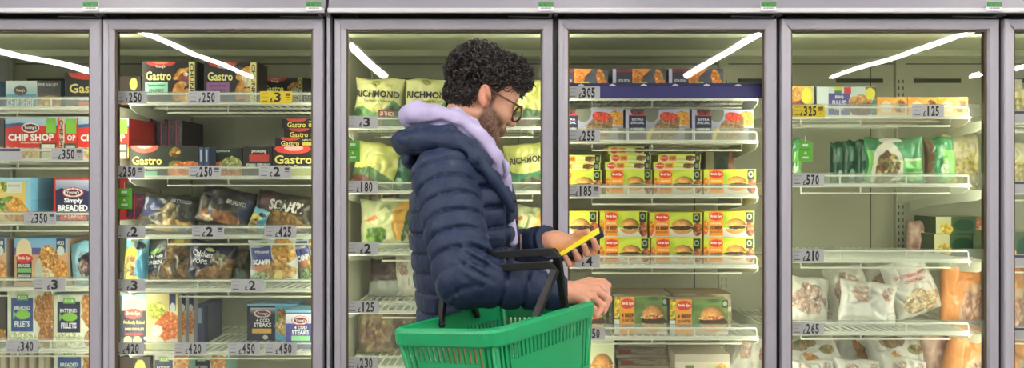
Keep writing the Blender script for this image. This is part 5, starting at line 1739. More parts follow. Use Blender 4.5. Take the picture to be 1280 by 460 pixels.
RK = [W(747, 357, 1.775), W(746, 364, 1.745), W(740, 371, 1.72), W(732, 377, 1.695)]
RP = [W(758, 364, 1.785), W(760, 374, 1.750), W(753, 382, 1.725), W(742, 386, 1.698)]
RT = [W(757, 378, 1.770), W(754, 389, 1.738), W(745, 394, 1.715), W(734, 394, 1.693)]


def rhand_sdf(x, y, z):
    w0 = np3(W(700, 366, 1.705)); w1 = np3(W(709, 365, 1.712))
    d = s_cap(x, y, z, w0 - np.array((0.06, 0, -0.004)), w0, 0.028, 0.026)
    d = smin(d, s_cap(x, y, z, w0, w1, 0.026, 0.024), 0.01)
    for i in range(4):
        k = np3(RK[i])
        st = w1 + (k - w1) * 0.12
        d = smin(d, s_cap(x, y, z, st, k, 0.0165, 0.0105), 0.014)
        # knuckle, then the finger bent down over the rim
        d = smin(d, s_ell(x, y, z, k + np.array((0.0, -0.002, 0.002)), (0.0105, 0.0105, 0.0105)), 0.004)
        r = (0.0092, 0.0094, 0.0090, 0.0078)[i]
        f = s_chain(x, y, z, [k, np3(RP[i]), np3(RT[i])], [r * 1.05, r, r * 0.86], 0.003)
        d = smin(d, f, 0.0045)
    th = s_chain(x, y, z, [np3(W(716, 361, 1.735)), np3(W(737, 353, 1.79)), np3(W(754, 354, 1.80)), np3(W(760, 357, 1.80))], [0.016, 0.0125, 0.0105, 0.0088], 0.004)
    d = smin(d, th, 0.008)
    # tendons
    for i in range(4):
        k = np3(RK[i])
        d = smin(d, s_cap(x, y, z, w1 + (k - w1) * 0.35 + np.array((0, -0.008, 0.013)), k + np.array((0, -0.003, 0.006)), 0.0024), 0.006)
    return d


lo = np3(W(690, 400, 1.64)) - [0.06, 0.03, 0.01]; hi = np3(W(766, 345, 1.80)) + [0.02, 0.05, 0.02]
V_r, Q_r = surface_nets(rhand_sdf, (-0.0, 1.64, 1.06), (0.27, 1.84, 1.22), 0.0024)

# left hand holding the phone
PH_A = Vector((0.80, -0.14, 0.50)).normalized()            # long axis, lower left to upper right
PH_W = Vector((-0.02, 0.98, 0.10)); PH_W = (PH_W - PH_A * PH_W.dot(PH_A)).normalized()
PH_N = PH_A.cross(PH_W).normalized()
PH_C = W(722, 306.5, 1.965)


def php(a, w, n):
    return np3(PH_C + PH_A * a + PH_W * w + PH_N * n)


def lhand_sdf(x, y, z):
    w0 = np3(W(686, 303, 1.99)); w1 = np3(W(693, 303, 1.995))
    d = s_cap(x, y, z, w0 - np.array((0.06, -0.02, 0.006)), w0, 0.029, 0.026)
    d = smin(d, s_cap(x, y, z, w0, w1, 0.026, 0.025), 0.01)
    # palm lies behind and under the phone
    for i in range(4):
        aa = -0.030 + 0.0205 * i
        kn = php(aa, 0.030, -0.022)
        d = smin(d, s_cap(x, y, z, w1 + np.array((0.0, 0.004 * i, 0.003 * i)), kn, 0.0165, 0.0115), 0.014)
        r = (0.0078, 0.0090, 0.0092, 0.0088)[i]
        sp = 0.004 * (i - 1.5)
        f = s_chain(x, y, z, [kn, php(aa + sp, -0.012, -0.030 + 0.002 * i), php(aa + sp * 1.6, -0.040, -0.022), php(aa + sp * 1.8 + 0.004, -0.046, 0.000)], [r * 1.1, r * 1.05, r, r * 0.86], 0.004)
        d = smin(d, f, 0.004)
    th = s_chain(x, y, z, [np3(W(697, 297, 2.0)), php(-0.018, 0.032, 0.016), php(0.014, 0.026, 0.019), php(0.036, 0.016, 0.014)], [0.015, 0.0120, 0.0100, 0.0082], 0.005)
    d = smin(d, th, 0.010)
    return d


V_l, Q_l = surface_nets(lhand_sdf, (0.02, 1.86, 1.16), (0.27, 2.09, 1.34), 0.0024)

# body under the clothes
HIPC = np.array((-0.125, 1.965, 0.94))
LEGS = [((-0.125, 1.94, 0.88), (-0.105, 1.925, 0.50), (-0.135, 1.91, 0.09)), ((-0.13, 2.10, 0.88), (-0.075, 2.105, 0.50), (-0.10, 2.11, 0.09))]


def body_sdf(x, y, z):
    d = s_ell(x, y, z, (-0.13, 1.99, 1.25), (0.09, 0.14, 0.25))
    d = smin(d, s_ell(x, y, z, (-0.13, 2.02, 0.96), (0.085, 0.13, 0.13)), 0.06)
    d = smin(d, s_cap(x, y, z, NECK1 + np.array((0, 0, -0.08)), NECK1 + np.array((0.0, 0, 0.03)), 0.07, 0.056), 0.05)
    for S_, E_, W_ in ((SH, EL, WR), (SHF, ELF, WRF)):
        d = smin(d, s_cap(x, y, z, S_, E_, 0.046, 0.038), 0.03); d = smin(d, s_cap(x, y, z, E_, W_, 0.038, 0.027), 0.02)
    for h_, k_, a_ in LEGS:
        d = smin(d, s_cap(x, y, z, h_, k_, 0.075, 0.05), 0.04); d = smin(d, s_cap(x, y, z, k_, a_, 0.05, 0.034), 0.03)
        d = smin(d, s_cap(x, y, z, (a_[0] - 0.02, a_[1], 0.055), (a_[0] + 0.15, a_[1], 0.045), 0.034, 0.028), 0.03)
    return d


V_b, Q_b = surface_nets(body_sdf, (-0.34, 1.58, -0.01), (0.22, 2.28, 1.50), 0.012)
Vb_all = np.concatenate([V_h, V_r, V_l, V_b])
Qb_all = np.concatenate([Q_h, Q_r + len(V_h), Q_l + len(V_h) + len(V_r), Q_b + len(V_h) + len(V_r) + len(V_l)])
cols = np.concatenate([skin_colour(V_h), skin_colour(V_r, False), skin_colour(V_l, False), skin_colour(V_b, False)])
M_SKIN = mat('skin', (200, 150, 126), 0.48, attr=True, spec=0.4, bump=0.12, bscale=420)
M_SKIN.node_tree.nodes['Principled BSDF'].inputs['Subsurface Weight'].default_value = 0.12
M_SKIN.node_tree.nodes['Principled BSDF'].inputs['Subsurface Radius'].default_value = (0.006, 0.003, 0.002)
M_SKIN.node_tree.nodes['Principled BSDF'].inputs['Subsurface Scale'].default_value = 1.0
MAN = empty('person', (-0.125, 1.965, 0))
tag(MAN, 'man with dark curly hair, glasses and navy quilted jacket looking down at a phone', 'person')
MOFF = np.array((-0.125, 1.965, 0))


def man_part(name, V, Q, m, col=None, parent=None):
    me = np_mesh(name, V - MOFF, Q, True, col)
    return link(name, me, m, parent or MAN)


man_part('body', Vb_all, Qb_all, M_SKIN, cols)

# ---- hair: dense base volume plus separate curls
M_HAIR = mat('dark_hair', (36, 25, 23), 0.34, spec=0.6, noise=0.2, nscale=60)


def hair_region(a, b, c):
    """positive where hair grows"""
    line = np.where(a > 0.055, 0.064, np.where(a > 0.024, 0.036 + (a - 0.024) * 0.9, np.where(a > -0.016, 0.038, 0.038 - (-0.016 - a) * 5.0)))
    line = np.maximum(line, -0.038)
    return c - line


def hair_vol(a, b, c, sh=0.0):
    d = s_ell(a, b, c, (0.004, 0, 0.058), (0.104 - sh, 0.094 - sh, 0.090 - sh))
    d = smin(d, s_ell(a, b, c, (0.068, 0, 0.098), (0.066 - sh, 0.072 - sh, 0.056 - sh)), 0.03)
    d = smin(d, s_ell(a, b, c, (-0.040, 0, 0.078), (0.064 - sh, 0.084 - sh, 0.070 - sh)), 0.03)
    d = smin(d, s_ell(a, b, c, (-0.038, 0, 0.000), (0.056 - sh * .5, 0.078 - sh * .5, 0.05 - sh * .5)), 0.02)
    return d


def hair_sdf(x, y, z):
    a, b, c = to_head(x, y, z)
    n = vnoise(x * 70, y * 70, z * 70, 4) * 0.006 + vnoise(x * 140, y * 140, z * 140, 7) * 0.003
    return smax(hair_vol(a, b, c, 0.016) + n, -hair_region(a, b, c), 0.008)


V_, Q_ = surface_nets(hair_sdf, (-0.26, 1.82, 1.54), (0.09, 2.10, 1.78), 0.0045)
curls = MB()
rng = random.Random(11)
pts_h = []
tries = 0
while len(pts_h) < 2100 and tries < 60000:
    tries += 1
    u = Vector((rng.gauss(0, 1), rng.gauss(0, 1), rng.gauss(0, 1))).normalized()
    c0 = np.array((0.012, 0, 0.062))
    # march outwards to the hair surface
    t = 0.06
    for _ in range(14):
        q = c0 + np.array(u) * t
        t -= float(hair_vol(q[0], q[1], q[2], 0.010))
    q = c0 + np.array(u) * t
    if hair_region(q[0], q[1], q[2]) < -0.002: continue
    pts_h.append((q, np.array(u)))
Vc = []; Qc = []
for q, u in pts_h:
    low = q[2] < 0.035 and q[0] < 0.0
    n = np.array(u)
    rv = np.array((rng.gauss(0, 1), rng.gauss(0, 1), rng.gauss(0, 1)))
    tan = rv - n * (rv @ n); tan /= np.linalg.norm(tan)
    tan = tan * 0.8 + np.array((0.30, 0, -0.25)); tan -= n * (tan @ n); tan /= np.linalg.norm(tan) + 1e-6
    bi = np.cross(n, tan)
    R0 = rng.uniform(0.0065, 0.0120) * (0.4 if low else 1)
    turns = rng.uniform(0.8, 1.6); L = rng.uniform(0.014, 0.034)
    ph = rng.uniform(0, 6.28)
    K = 15
    r0 = rng.uniform(0.0016, 0.0029)
    lift = rng.uniform(-0.005, 0.008) * (0.4 if low else 1)
    P3 = []
    for i in range(K):
        s = i / (K - 1)
        an = ph + turns * 6.283 * s
        rr = R0 * (1 - 0.25 * s)
        P3.append(q + tan * (L * (s - 0.3)) + n * (lift + rr * math.cos(an) + 0.004 * s) + bi * (rr * math.sin(an)))
    P3 = (np.array(P3) * HS) @ HR.T + HO
    T = np.gradient(P3, axis=0); T /= np.linalg.norm(T, axis=1)[:, None] + 1e-9
    A = np.cross(T, np.array((0.3, 0.5, 0.81))); A /= np.linalg.norm(A, axis=1)[:, None] + 1e-9
    B2 = np.cross(T, A)
    rad = (r0 * (1 - 0.55 * np.linspace(0, 1, K)))[:, None]
    n0 = sum(len(v) for v in Vc) if False else len(Vc) * K * 3
    ring = np.stack([P3 + rad * (A * math.cos(k) + B2 * math.sin(k)) for k in (0, 2.094, 4.189)], 1).reshape(-1, 3)
    Vc.append(ring)
    for i in range(K - 1):
        for k in range(3):
            a_ = n0 + i * 3 + k; b_ = n0 + i * 3 + (k + 1) % 3
            Qc.append((a_, b_, b_ + 3, a_ + 3))
Vc = np.concatenate(Vc); Qc = np.array(Qc)
Vh2 = np.concatenate([V_, Vc]); Qh2 = np.concatenate([Q_, Qc + len(V_)])
man_part('hair', Vh2, Qh2, M_HAIR)

# ---- glasses
M_TORT = mat('tortoiseshell', (84, 52, 30), 0.25, noise=0.75, nscale=70, coat=0.5)
M_LENS = clear_mat('lens', (0.94, 0.93, 0.9), 0.06, 0.01)
GX = 0.1195
gm = MB()
for s in (-1, 1):
    ring = [from_head((GX - 0.006 * abs(math.cos(t) * 0.026 * s + s * 0.034) / 0.06, s * 0.034 + 0.0255 * math.cos(t), -0.001 + 0.0230 * math.sin(t) - 0.002 * math.cos(2 * t))) for t in np.linspace(0, 2 * math.pi, 25)[:-1]]
    gm.tube([p - MOFF for p in ring], 0.0029, 6, closed=True)
    te = [from_head(p) - MOFF for p in ((GX - 0.006, s * 0.0605, 0.010), (GX - 0.014, s * 0.0705, 0.013), (0.06, s * 0.0775, 0.016), (0.012, s * 0.0815, 0.019), (-0.006, s * 0.083, 0.014), (-0.020, s * 0.080, -0.006))]
    gm.tube(te, [0.0030, 0.0030, 0.0026, 0.0024, 0.0022, 0.0020], 6)
gm.tube([from_head((GX + 0.002, s * 0.009, 0.006)) - MOFF for s in (-1, 0, 1)], 0.0022, 6)
GL = gm.build('glasses', M_TORT, MAN, smooth=True)
for s in (-1, 1):
    c0 = from_head((GX - 0.0035, s * 0.034, -0.001)) - MOFF
    rim = [from_head((GX - 0.0035, s * 0.034 + 0.0245 * math.cos(t), -0.001 + 0.0222 * math.sin(t))) - MOFF for t in np.linspace(0, 2 * math.pi, 21)[:-1]]
    back = [p - HR[:, 0] * 0.0012 for p in rim]
    k = len(rim)
    me = mesh('lens', list(rim) + list(back), [tuple(range(k)), tuple(range(k, 2 * k))[::-1]] + [(i, (i + 1) % k, k + (i + 1) % k, k + i) for i in range(k)])
    link('lens', me, M_LENS, GL)

# ---- jacket
TY = math.radians(12)
TP = [  # z, centre x, half depth (front-back), half width (side), centre y
    (1.56, -0.100, 0.050, 0.055, 1.965), (1.495, -0.118, 0.068, 0.085, 1.965), (1.465, -0.128, 0.090, 0.135, 1.965), (1.42, -0.133, 0.118, 0.178, 1.965), (1.36, -0.128, 0.132, 0.192, 1.965),
    (1.27, -0.128, 0.136, 0.190, 1.975), (1.18, -0.132, 0.126, 0.178, 2.0), (1.08, -0.134, 0.116, 0.168, 2.02), (0.95, -0.132, 0.116, 0.168, 2.02), (0.84, -0.130, 0.116, 0.168, 2.02)]
TPy = np.array([t[4] for t in TP])[::-1]
TPz = np.array([t[0] for t in TP])[::-1]; TPx = np.array([t[1] for t in TP])[::-1]; TPa = np.array([t[2] for t in TP])[::-1]; TPb = np.array([t[3] for t in TP])[::-1]


def pillow(t, p=0.30):
    s = np.abs(np.sin(math.pi * t))
    return 0.75 * np.clip(s / 0.42, 0, 1) ** 0.75 + 0.25 * s


def wrinkle(x, y, z, s=1.0):
    return (vnoise(x * 26, y * 26, z * 40, 2) * 0.0016 + vnoise(x * 75, y * 75, z * 60, 5) * 0.0011) * s


def limb(x, y, z, a, b, ra, rb, sp, ph, amp, bow=0.0):
    d, t = s_cap(x, y, z, a, b, ra, rb, True)
    L = np.linalg.norm(np.array(b) - np.array(a))
    ax = (np.array(b) - np.array(a)) / L
    # unclamped position along the limb; seams bow across its near side
    tt = ((x - a[0]) * ax[0] + (y - a[1]) * ax[1] + (z - a[2]) * ax[2])
    wob = 0.003 * vnoise(x * 12, y * 12, z * 12, 8)
    pl = pillow((tt + wob + bow * (d + ra)) / sp + ph)
    pk = vnoise(x * 110, y * 110, z * 50, 4) * 0.0042 * (1 - pl)
    return d - amp * (pl - 0.7) + pk


def torso(x, y, z):
    cx = np.interp(z, TPz, TPx); A = np.interp(z, TPz, TPa); Bb = np.interp(z, TPz, TPb)
    X, Y = x - cx, y - np.interp(z, TPz, TPy)
    u = X * math.cos(TY) + Y * math.sin(TY); v = -X * math.sin(TY) + Y * math.cos(TY)
    k = (np.abs(u / A) ** 2.3 + np.abs(v / Bb) ** 2.3) ** (1 / 2.3)
    d = (k - 1) * np.minimum(A, Bb) * 0.9
    d = smax(d, 0.80 - z, 0.03)
    sp = 0.052
    pl = pillow((z + 0.003 * vnoise(x * 12, y * 12, z * 8, 3) - 0.10 * u) / sp + 0.2)
    vs = np.minimum(np.abs(u + 0.075), np.abs(u - 0.085))
    pl = pl * np.clip(0.35 + vs / 0.014, 0, 1)
    return d - 0.0115 * (pl - 0.7) + vnoise(x * 110, y * 110, z * 50, 4) * 0.0040 * (1 - pl)


def jacket_sdf(x, y, z):
    d = torso(x, y, z)
    # near arm
    ua = limb(x, y, z, SH, EL, 0.074, 0.066, 0.046, 0.15, 0.0115)
    fa = limb(x, y, z, EL, WR, 0.064, 0.038, 0.050, 0.3, 0.010)
    sh_ = s_ell(x, y, z, SH + np.array((0.0, 0.02, 0.0)), (0.078, 0.075, 0.072)) - 0.006 * (pillow((x * 0.3 + z) / 0.046) - 0.6)
    arm = smin(ua, fa, 0.012)
    # crook folds
    arm = arm + 0.006 * np.exp(-((x - (EL[0] + 0.035)) ** 2 + (z - (EL[2] + 0.05)) ** 2) / 0.0016) * np.sin((x * 0.6 + z) * 260)
    arm = smin(arm, sh_, 0.02)
    d = smin(d, arm, 0.007)
    ub = limb(x, y, z, SHF, ELF, 0.074, 0.066, 0.046, 0.4, 0.010)
    fb = limb(x, y, z, ELF, WRF, 0.064, 0.045, 0.048, 0.1, 0.009)
    d = smin(d, smin(ub, fb, 0.012), 0.007)
    # sleeve openings
    for wr, el in ((WR, EL), (WRF, ELF)):
        ax = (wr - el) / np.linalg.norm(wr - el)
        e = wr + ax * 0.006
        d = np.where(((x - e[0]) ** 2 + (y - e[1]) ** 2 + (z - e[2]) ** 2) < 0.0050, np.maximum(d, (x - e[0]) * ax[0] + (y - e[1]) * ax[1] + (z - e[2]) * ax[2]), d)
    # front edge: body of the jacket open at the neck
    d = smax(d, -s_cap(x, y, z, NECK1 + np.array((0.03, 0, 0.02)), NECK1 + np.array((0.10, 0.01, 0.18)), 0.062, 0.075), 0.012)
    return d + wrinkle(x, y, z)


M_JACK = mat('navy_quilted_nylon', (29, 41, 68), 0.58, spec=0.3, noise=0.10, nscale=30, bump=0.25, bscale=150)
V_, Q_ = surface_nets(jacket_sdf, (-0.36, 1.56, 0.78), (0.16, 2.28, 1.56), 0.0038)
JK = man_part('jacket', V_, Q_, M_JACK)

# jacket hood: thick folded roll round the back and sides of the neck
def hood_chain(pts, Y):
    return [np3(W(p[0], p[1], y_)) for p, y_ in zip(pts, Y)]


JH_near = hood_chain([(508, 182), (535, 174), (566, 178), (594, 198), (618, 224), (640, 262)], [1.90, 1.835, 1.805, 1.80, 1.80, 1.815])
JH_far = hood_chain([(508, 182), (536, 176), (565, 182), (594, 202), (618, 230), (640, 264)], [1.95, 2.04, 2.09, 2.08, 2.04, 1.98])


def jhood_sdf(x, y, z):
    d = s_chain(x, y, z, JH_near, [0.032, 0.031, 0.025, 0.018, 0.013, 0.010], 0.02)
    d = smin(d, s_chain(x, y, z, JH_far, [0.032, 0.032, 0.030, 0.024, 0.020, 0.014], 0.02), 0.02)
    d = smin(d, s_ell(x, y, z, np3(W(514, 177, 1.93)), (0.046, 0.10, 0.024)), 0.02)
    d = smin(d, s_ell(x, y, z, np3(W(514, 202, 1.94)), (0.024, 0.08, 0.024)), 0.010)
    d = smin(d, s_cap(x, y, z, np3(W(500, 176, 1.88)), np3(W(500, 178, 2.0)), 0.020), 0.012)
    d = smin(d, s_chain(x, y, z, hood_chain([(497, 168), (530, 160), (562, 163), (590, 180), (612, 203)], [1.89, 1.83, 1.81, 1.80, 1.80]), [0.010, 0.012, 0.012, 0.011, 0.009], 0.01), 0.003)
    g = s_chain(x, y, z, hood_chain([(496, 180), (520, 186), (548, 183), (574, 189), (596, 207)], [1.885, 1.835, 1.803, 1.788, 1.786]), [0.004, 0.006, 0.006, 0.006, 0.003], 0.004)
    d = smax(d, -g, 0.006)
    return d + vnoise(x * 11, y * 11, z * 16, 6) * 0.005 + wrinkle(x, y, z, 1.2)


V_, Q_ = surface_nets(jhood_sdf, (-0.34, 1.74, 1.28), (0.06, 2.16, 1.56), 0.0045)
link('jacket_hood', np_mesh('jacket_hood', V_ - MOFF, Q_, True), M_JACK, JK)

# zip edge
zp = []
for zz in np.linspace(1.40, 0.84, 22):
    cx_, A_, B_, cy_ = (np.interp(zz, TPz, q_) for q_ in (TPx, TPa, TPb, TPy))
    v_ = -0.035
    u_ = A_ * (1 - (abs(v_) / B_) ** 2.3) ** (1 / 2.3) + 0.001
    zp.append(Vector((cx_ + u_ * math.cos(TY) - v_ * math.sin(TY), cy_ + u_ * math.sin(TY) + v_ * math.cos(TY), zz)) - Vector(MOFF))
MB().tube(zp, 0.005).build('zip', mat('zip_black', (20, 20, 26), 0.4), JK)

# lilac hood of the sweatshirt
LH_near = hood_chain([(517, 146), (545, 146), (572, 153), (597, 173), (616, 198), (630, 226)], [1.90, 1.862, 1.852, 1.848, 1.845, 1.855])
LH_far = hood_chain([(517, 146), (548, 146), (575, 160), (597, 186), (614, 210), (630, 230)], [1.97, 2.03, 2.06, 2.05, 2.02, 1.95])


def lhood_sdf(x, y, z):
    d = s_chain(x, y, z, LH_near, [0.027, 0.026, 0.025, 0.024, 0.022, 0.014], 0.02)
    d = smin(d, s_chain(x, y, z, LH_far, [0.027, 0.026, 0.025, 0.024, 0.022, 0.014], 0.02), 0.02)
    d = smin(d, s_ell(x, y, z, np3(W(518, 147, 1.935)), (0.034, 0.085, 0.030)), 0.02)
    # rolled upper edge of the hood opening
    d = smin(d, s_chain(x, y, z, hood_chain([(548, 140), (572, 141), (592, 154), (612, 178), (628, 208)], [1.875, 1.872, 1.866, 1.862, 1.862]), [0.010, 0.012, 0.012, 0.012, 0.010], 0.012), 0.004)
    d = smin(d, s_cap(x, y, z, np3(W(632, 222, 1.868)), np3(W(640, 300, 1.875)), 0.016, 0.014), 0.012)
    d = smin(d, s_chain(x, y, z, hood_chain([(508, 142), (522, 136), (545, 140)], [1.90, 1.89, 1.875]), [0.014, 0.018, 0.014], 0.012), 0.01)
    g = s_chain(x, y, z, hood_chain([(532, 156), (552, 153), (575, 161), (599, 183), (618, 210)], [1.850, 1.836, 1.826, 1.823, 1.824]), [0.003, 0.006, 0.006, 0.006, 0.004], 0.004)
    d = smax(d, -g, 0.007)
    g = s_chain(x, y, z, hood_chain([(500, 152), (516, 158), (536, 156)], [1.89, 1.868, 1.852]), [0.004, 0.005, 0.004], 0.004)
    d = smax(d, -g, 0.006)
    return d + vnoise(x * 10, y * 10, z * 14, 9) * 0.0034 + vnoise(x * 34, y * 34, z * 34, 4) * 0.0010


M_LIL = mat('lilac_jersey', (172, 162, 197), 0.85, spec=0.2, noise=0.05, nscale=60, bump=0.2, bscale=420)
V_, Q_ = surface_nets(lhood_sdf, (-0.31, 1.78, 1.22), (0.06, 2.12, 1.62), 0.0045)
SW = man_part('sweatshirt', V_, Q_, M_LIL)
dr = MB().tube([Vector(W(p[0], p[1], 1.835)) - Vector(MOFF) for p in ((629, 200), (633, 206), (634, 214), (631, 222))], [0.006, 0.008, 0.007, 0.005], 8)
dr.build('drawstring', M_LIL, SW, smooth=True)

# jeans and shoes
def jeans_sdf(x, y, z):
    d = s_ell(x, y, z, (-0.13, 2.02, 0.90), (0.105, 0.155, 0.11))
    for h_, k_, a_ in LEGS:
        d = smin(d, s_cap(x, y, z, h_, k_, 0.090, 0.068), 0.03); d = smin(d, s_cap(x, y, z, k_, (a_[0], a_[1], 0.10), 0.068, 0.060), 0.02)
    d = smax(d, 0.06 - z, 0.01)
    return d + vnoise(x * 20, y * 20, z * 12, 4) * 0.005


V_, Q_ = surface_nets(jeans_sdf, (-0.30, 1.74, 0.03), (0.06, 2.26, 1.06), 0.011)
man_part('jeans', V_, Q_, mat('dark_denim', (44, 48, 62), 0.8, noise=0.2, nscale=80))
for h_, k_, a_ in LEGS:
    def shoe(x, y, z, a_=a_):
        d = s_cap(x, y, z, (a_[0] - 0.025, a_[1], 0.05), (a_[0] + 0.15, a_[1], 0.042), 0.048, 0.044)
        d = smin(d, s_cap(x, y, z, (a_[0], a_[1], 0.05), (a_[0], a_[1], 0.10), 0.045), 0.02)
        return smax(smax(d, -z, 0.004), z - 0.115, 0.004)
    V_, Q_ = surface_nets(shoe, (a_[0] - 0.10, a_[1] - 0.07, -0.012), (a_[0] + 0.22, a_[1] + 0.07, 0.14), 0.008)
    man_part('shoe', V_, Q_, mat('shoe_black', (34, 34, 36), 0.5))

# ------------------------------------------------------------------ phone
def slab(name, a0, a1, w0, w1, n0, n1, m, parent, bevel=0.0):
    V = [Vector(php(a, w, n)) for n in (n0, n1) for (a, w) in ((a0, w0), (a1, w0), (a1, w1), (a0, w1))]
    off = parent.matrix_basis.translation if parent is not None else Vector((0, 0, 0))
    mb = MB(); mb.v = [tuple(v - off) for v in V]
    mb.f = [(0, 1, 2, 3), (4, 5, 6, 7), (0, 1, 5, 4), (1, 2, 6, 5), (2, 3, 7, 6), (3, 0, 4, 7)]
    return mb.build(name, m, parent, bevel=bevel)


PHN = empty('phone', Vector(php(0, 0, 0)))
tag(PHN, 'black smartphone with yellow screen held in the man’s raised left hand', 'phone')
slab('phone_case', -0.074, 0.074, -0.036, 0.036, -0.0095, 0.0045, mat('phone_black', (24, 24, 27), 0.4), PHN, 0.003)
scr = slab('screen', -0.068, 0.068, -0.033, 0.033, 0.0045, 0.0053, mat('phone_screen', (226, 220, 30), 0.25, emit=0.45), PHN)
slab('screen_panel', 0.01, 0.055, -0.024, 0.024, 0.0053, 0.0057, mat('phone_screen_pale', (236, 236, 190), 0.25, emit=0.45), scr)
slab('camera_bump', 0.040, 0.066, 0.008, 0.030, -0.011, -0.0095, mat('phone_black2', (12, 12, 14), 0.2), PHN)

# ------------------------------------------------------------------ shopping basket on the near arm
BN = np3(W(618, 414, 1.40)); BL = np3(W(484, 413, 1.565)); BR = np3(W(733, 375, 1.735))
e1 = BL - BN; LW = np.linalg.norm(e1); e1 /= LW
e2 = BR - BN; e2 -= e1 * (e2 @ e1); LL = np.linalg.norm(e2); e2 /= LL
e3 = np.cross(e2, e1)
if e3[2] < 0: e3 = -e3
BC = BN + e1 * LW / 2 + e2 * LL / 2


def bk(s, t, u):
    """basket point: s along the short side, t along the long side (from the centre), u up from the rim"""
    return BC + e1 * s + e2 * t + e3 * u


M_BASK = mat('green_plastic', (8, 142, 86), 0.38, spec=0.5, noise=0.04, nscale=20)
M_HAND = mat('black_plastic', (13, 13, 15), 0.5, spec=0.35)
BK = empty('shopping_basket', Vector(BC))
tag(BK, 'green plastic shopping basket with black handles hanging on the man’s forearm', 'basket')
DEP = 0.225


def rr(hs, ht, r, n=5):
    pts = []
    for cx, cy, a0 in ((hs - r, ht - r, 0), (-hs + r, ht - r, 90), (-hs + r, -ht + r, 180), (hs - r, -ht + r, 270)):
        for i in range(n + 1):
            a = math.radians(a0 + 90 * i / n)
            pts.append((cx + r * math.cos(a), cy + r * math.sin(a)))
    return pts


# rim: outward turned band with a lip
mb = MB()
prof = [(-0.004, -0.004), (-0.004, 0.0), (0.002, 0.003), (0.010, 0.0), (0.0125, -0.006), (0.0105, -0.030), (0.0075, -0.030), (0.0085, -0.008), (0.0, -0.004)]
loop = rr(LW / 2 - 0.010, LL / 2 - 0.010, 0.03, 6)
K, J = len(loop), len(prof)
for i, (s, t) in enumerate(loop):
    pv, nx_ = loop[i - 1], loop[(i + 1) % K]
    tg = np.array((nx_[0] - pv[0], nx_[1] - pv[1])); tg /= np.linalg.norm(tg)
    nr = np.array((tg[1], -tg[0]))
    for (o_, u_) in prof:
        mb.v.append(tuple(bk(s + nr[0] * o_, t + nr[1] * o_, u_) - BC))
for i in range(K):
    for j in range(J):
        a = i * J + j; b = i * J + (j + 1) % J; c = ((i + 1) % K) * J + (j + 1) % J; d = ((i + 1) % K) * J + j
        mb.f.append((a, b, c, d))
mb.build('rim', M_BASK, BK, smooth=False)

# slotted walls, tapering to the base
hs0, ht0 = LW / 2 - 0.012, LL / 2 - 0.012


def wall_pt(side, q, u):
    """side 0..3; q -1..1 along it; u 0 top .. 1 bottom"""
    k = 1 - 0.16 * u
    hs, ht = hs0 * k, ht0 * k - 0.004 * u
    if side == 0: return bk(-hs, q * ht, -DEP * u)
    if side == 1: return bk(hs, -q * ht, -DEP * u)
    if side == 2: return bk(q * hs, ht, -DEP * u)
    return bk(-q * hs, -ht, -DEP * u)


for side in range(4):
    ln = LL if side < 2 else LW
    n = int(ln / 0.0076)
    n += (n + 1) % 2
    qs = np.linspace(-1, 1, n + 1)
    us = [0, 0.16, 0.30, 0.36, 0.62, 0.68, 0.92, 1.0]
    mb = MB(); idx = {}

    def vid(i, j):
        if (i, j) not in idx:
            idx[(i, j)] = len(mb.v); mb.v.append(tuple(wall_pt(side, qs[i], us[j]) - BC))
        return idx[(i, j)]
    for i in range(n):
        edge = min(i, n - 1 - i)
        slotcol = (i % 2 == 1)
        for j in range(7):
            hole = False
            if slotcol and edge >= 1:
                if j == 1 and 1 <= edge: hole = True
                if edge <= 6 and j in (2, 3): hole = True
                if edge <= 6 and j == 5: hole = True
            if hole: continue
            mb.f.append((vid(i, j), vid(i + 1, j), vid(i + 1, j + 1), vid(i, j + 1)))
    o = mb.build('side_wall', M_BASK, BK)
    so = o.modifiers.new('thickness', 'SOLIDIFY'); so.thickness = 0.0032; so.offset = 0
mb = MB()
q4 = [wall_pt(0, -1, 1), wall_pt(0, 1, 1), wall_pt(1, -1, 1), wall_pt(1, 1, 1)]
n0 = 12
for i in range(n0):
    for j in range(n0):
        if i % 2 and j % 2 and 0 < i < n0 - 1: continue
        k = 0.84
        S = [(-1 + 2 * (i + a) / n0, -1 + 2 * (j + b) / n0) for a, b in ((0, 0), (1, 0), (1, 1), (0, 1))]
        base = len(mb.v)
        mb.v += [tuple(bk(s * hs0 * k, t * (ht0 * k - 0.004), -DEP) - BC) for s, t in S]
        mb.f.append((base, base + 1, base + 2, base + 3))
o = mb.build('base_grille', M_BASK, BK)
so = o.modifiers.new('thickness', 'SOLIDIFY'); so.thickness = 0.003
# corner posts
for s in (-1, 1):
    for t in (-1, 1):
        A_, B_2 = bk(s * (hs0 - 0.006), t * (ht0 - 0.006), -0.01) - BC, bk(s * (hs0 * 0.84 - 0.005), t * (ht0 * 0.84 - 0.009), -DEP) - BC
        MB().tube([A_, B_2], [0.008, 0.006], 8).build('corner_post', M_BASK, BK, smooth=True)


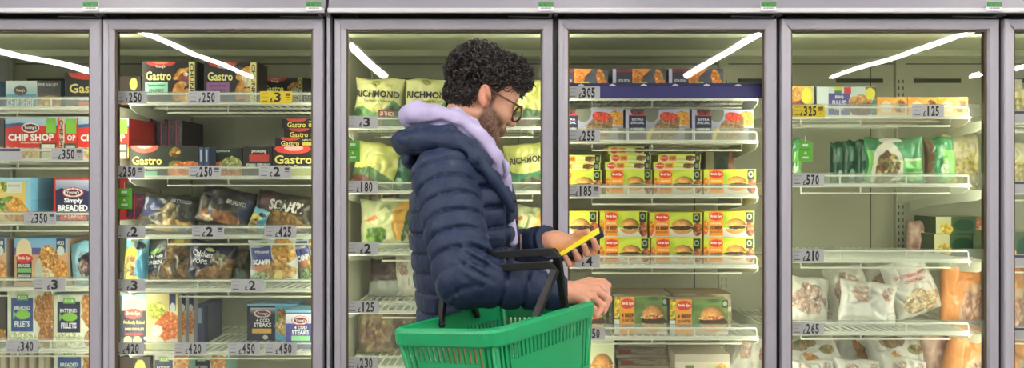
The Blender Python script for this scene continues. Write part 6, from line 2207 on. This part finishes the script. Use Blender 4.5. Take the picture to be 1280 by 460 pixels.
# two bail handles
def flat_bar(mb, P_, wd, th, up):
    """rectangular bar swept through points"""
    P_ = [np.array(p, float) for p in P_]
    n0 = len(mb.v)
    for i, p in enumerate(P_):
        t = P_[min(i + 1, len(P_) - 1)] - P_[max(i - 1, 0)]; t /= np.linalg.norm(t)
        a = np.cross(t, up); a /= np.linalg.norm(a); b = np.cross(a, t)
        for (x_, y_) in ((-1, -1), (1, -1), (1, 1), (-1, 1)):
            mb.v.append(tuple(p + a * x_ * wd / 2 + b * y_ * th / 2))
    for i in range(len(P_) - 1):
        for k in range(4):
            a = n0 + i * 4 + k; b = n0 + i * 4 + (k + 1) % 4
            mb.f.append((a, b, b + 4, a + 4))
    mb.f.append(tuple(n0 + k for k in range(4))[::-1]); mb.f.append(tuple(n0 + (len(P_) - 1) * 4 + k for k in range(4)))


for tb, tt, hh in ((-0.055 + 0.006, 0.012, 0.099), (0.075, 0.026, 0.126)):
    hw = LW / 2 - 0.016
    m_ = MB()
    ht_ = LW / 2 + 0.010
    path = [bk(-hw, tb, -0.012), bk(-ht_, tt, hh - 0.012), bk(-ht_ + 0.010, tt + 0.001, hh - 0.001), bk(-ht_ + 0.022, tt + 0.001, hh), bk(ht_ - 0.022, tt + 0.001, hh), bk(ht_ - 0.010, tt + 0.001, hh - 0.001), bk(ht_, tt, hh - 0.012), bk(hw, tb, -0.012)]
    flat_bar(m_, [p - BC for p in path], 0.0165, 0.0115, e2)
    H_ = m_.build('handle', M_HAND, BK, bevel=0.002)
    for s in (-1, 1):
        MB().tube([bk(s * (hw + 0.004), tb, -0.014) - BC, bk(s * (hw - 0.008), tb, -0.014) - BC], 0.006, 10).build('pivot', M_HAND, H_, smooth=True)

# something orange and white lying in the basket
def in_basket(o, s_, t_, u_):
    x_ = np.cross(e2, e3)
    o.rotation_euler = Matrix((x_, e2, e3)).transposed().to_euler()
    o.location = Vector(bk(s_, t_, u_))


gb = bag('snack_packet', 'orange_bag', 'orange food packet standing in the green basket', 'food packet', 0, 62, 0, 84, 0.9, Y=1.4, d=0.03, seed=3)
in_basket(gb, -0.012, -LL / 2 + 0.060, -0.105)
gc = carton('snack_carton', 'bacon_four', 'white carton standing beside the packet in the green basket', 'food box', 0, 46, 0, 0.9, Y=1.4, d=0.03, h=0.13)
in_basket(gc, 0.075, -LL / 2 + 0.050, -0.175)
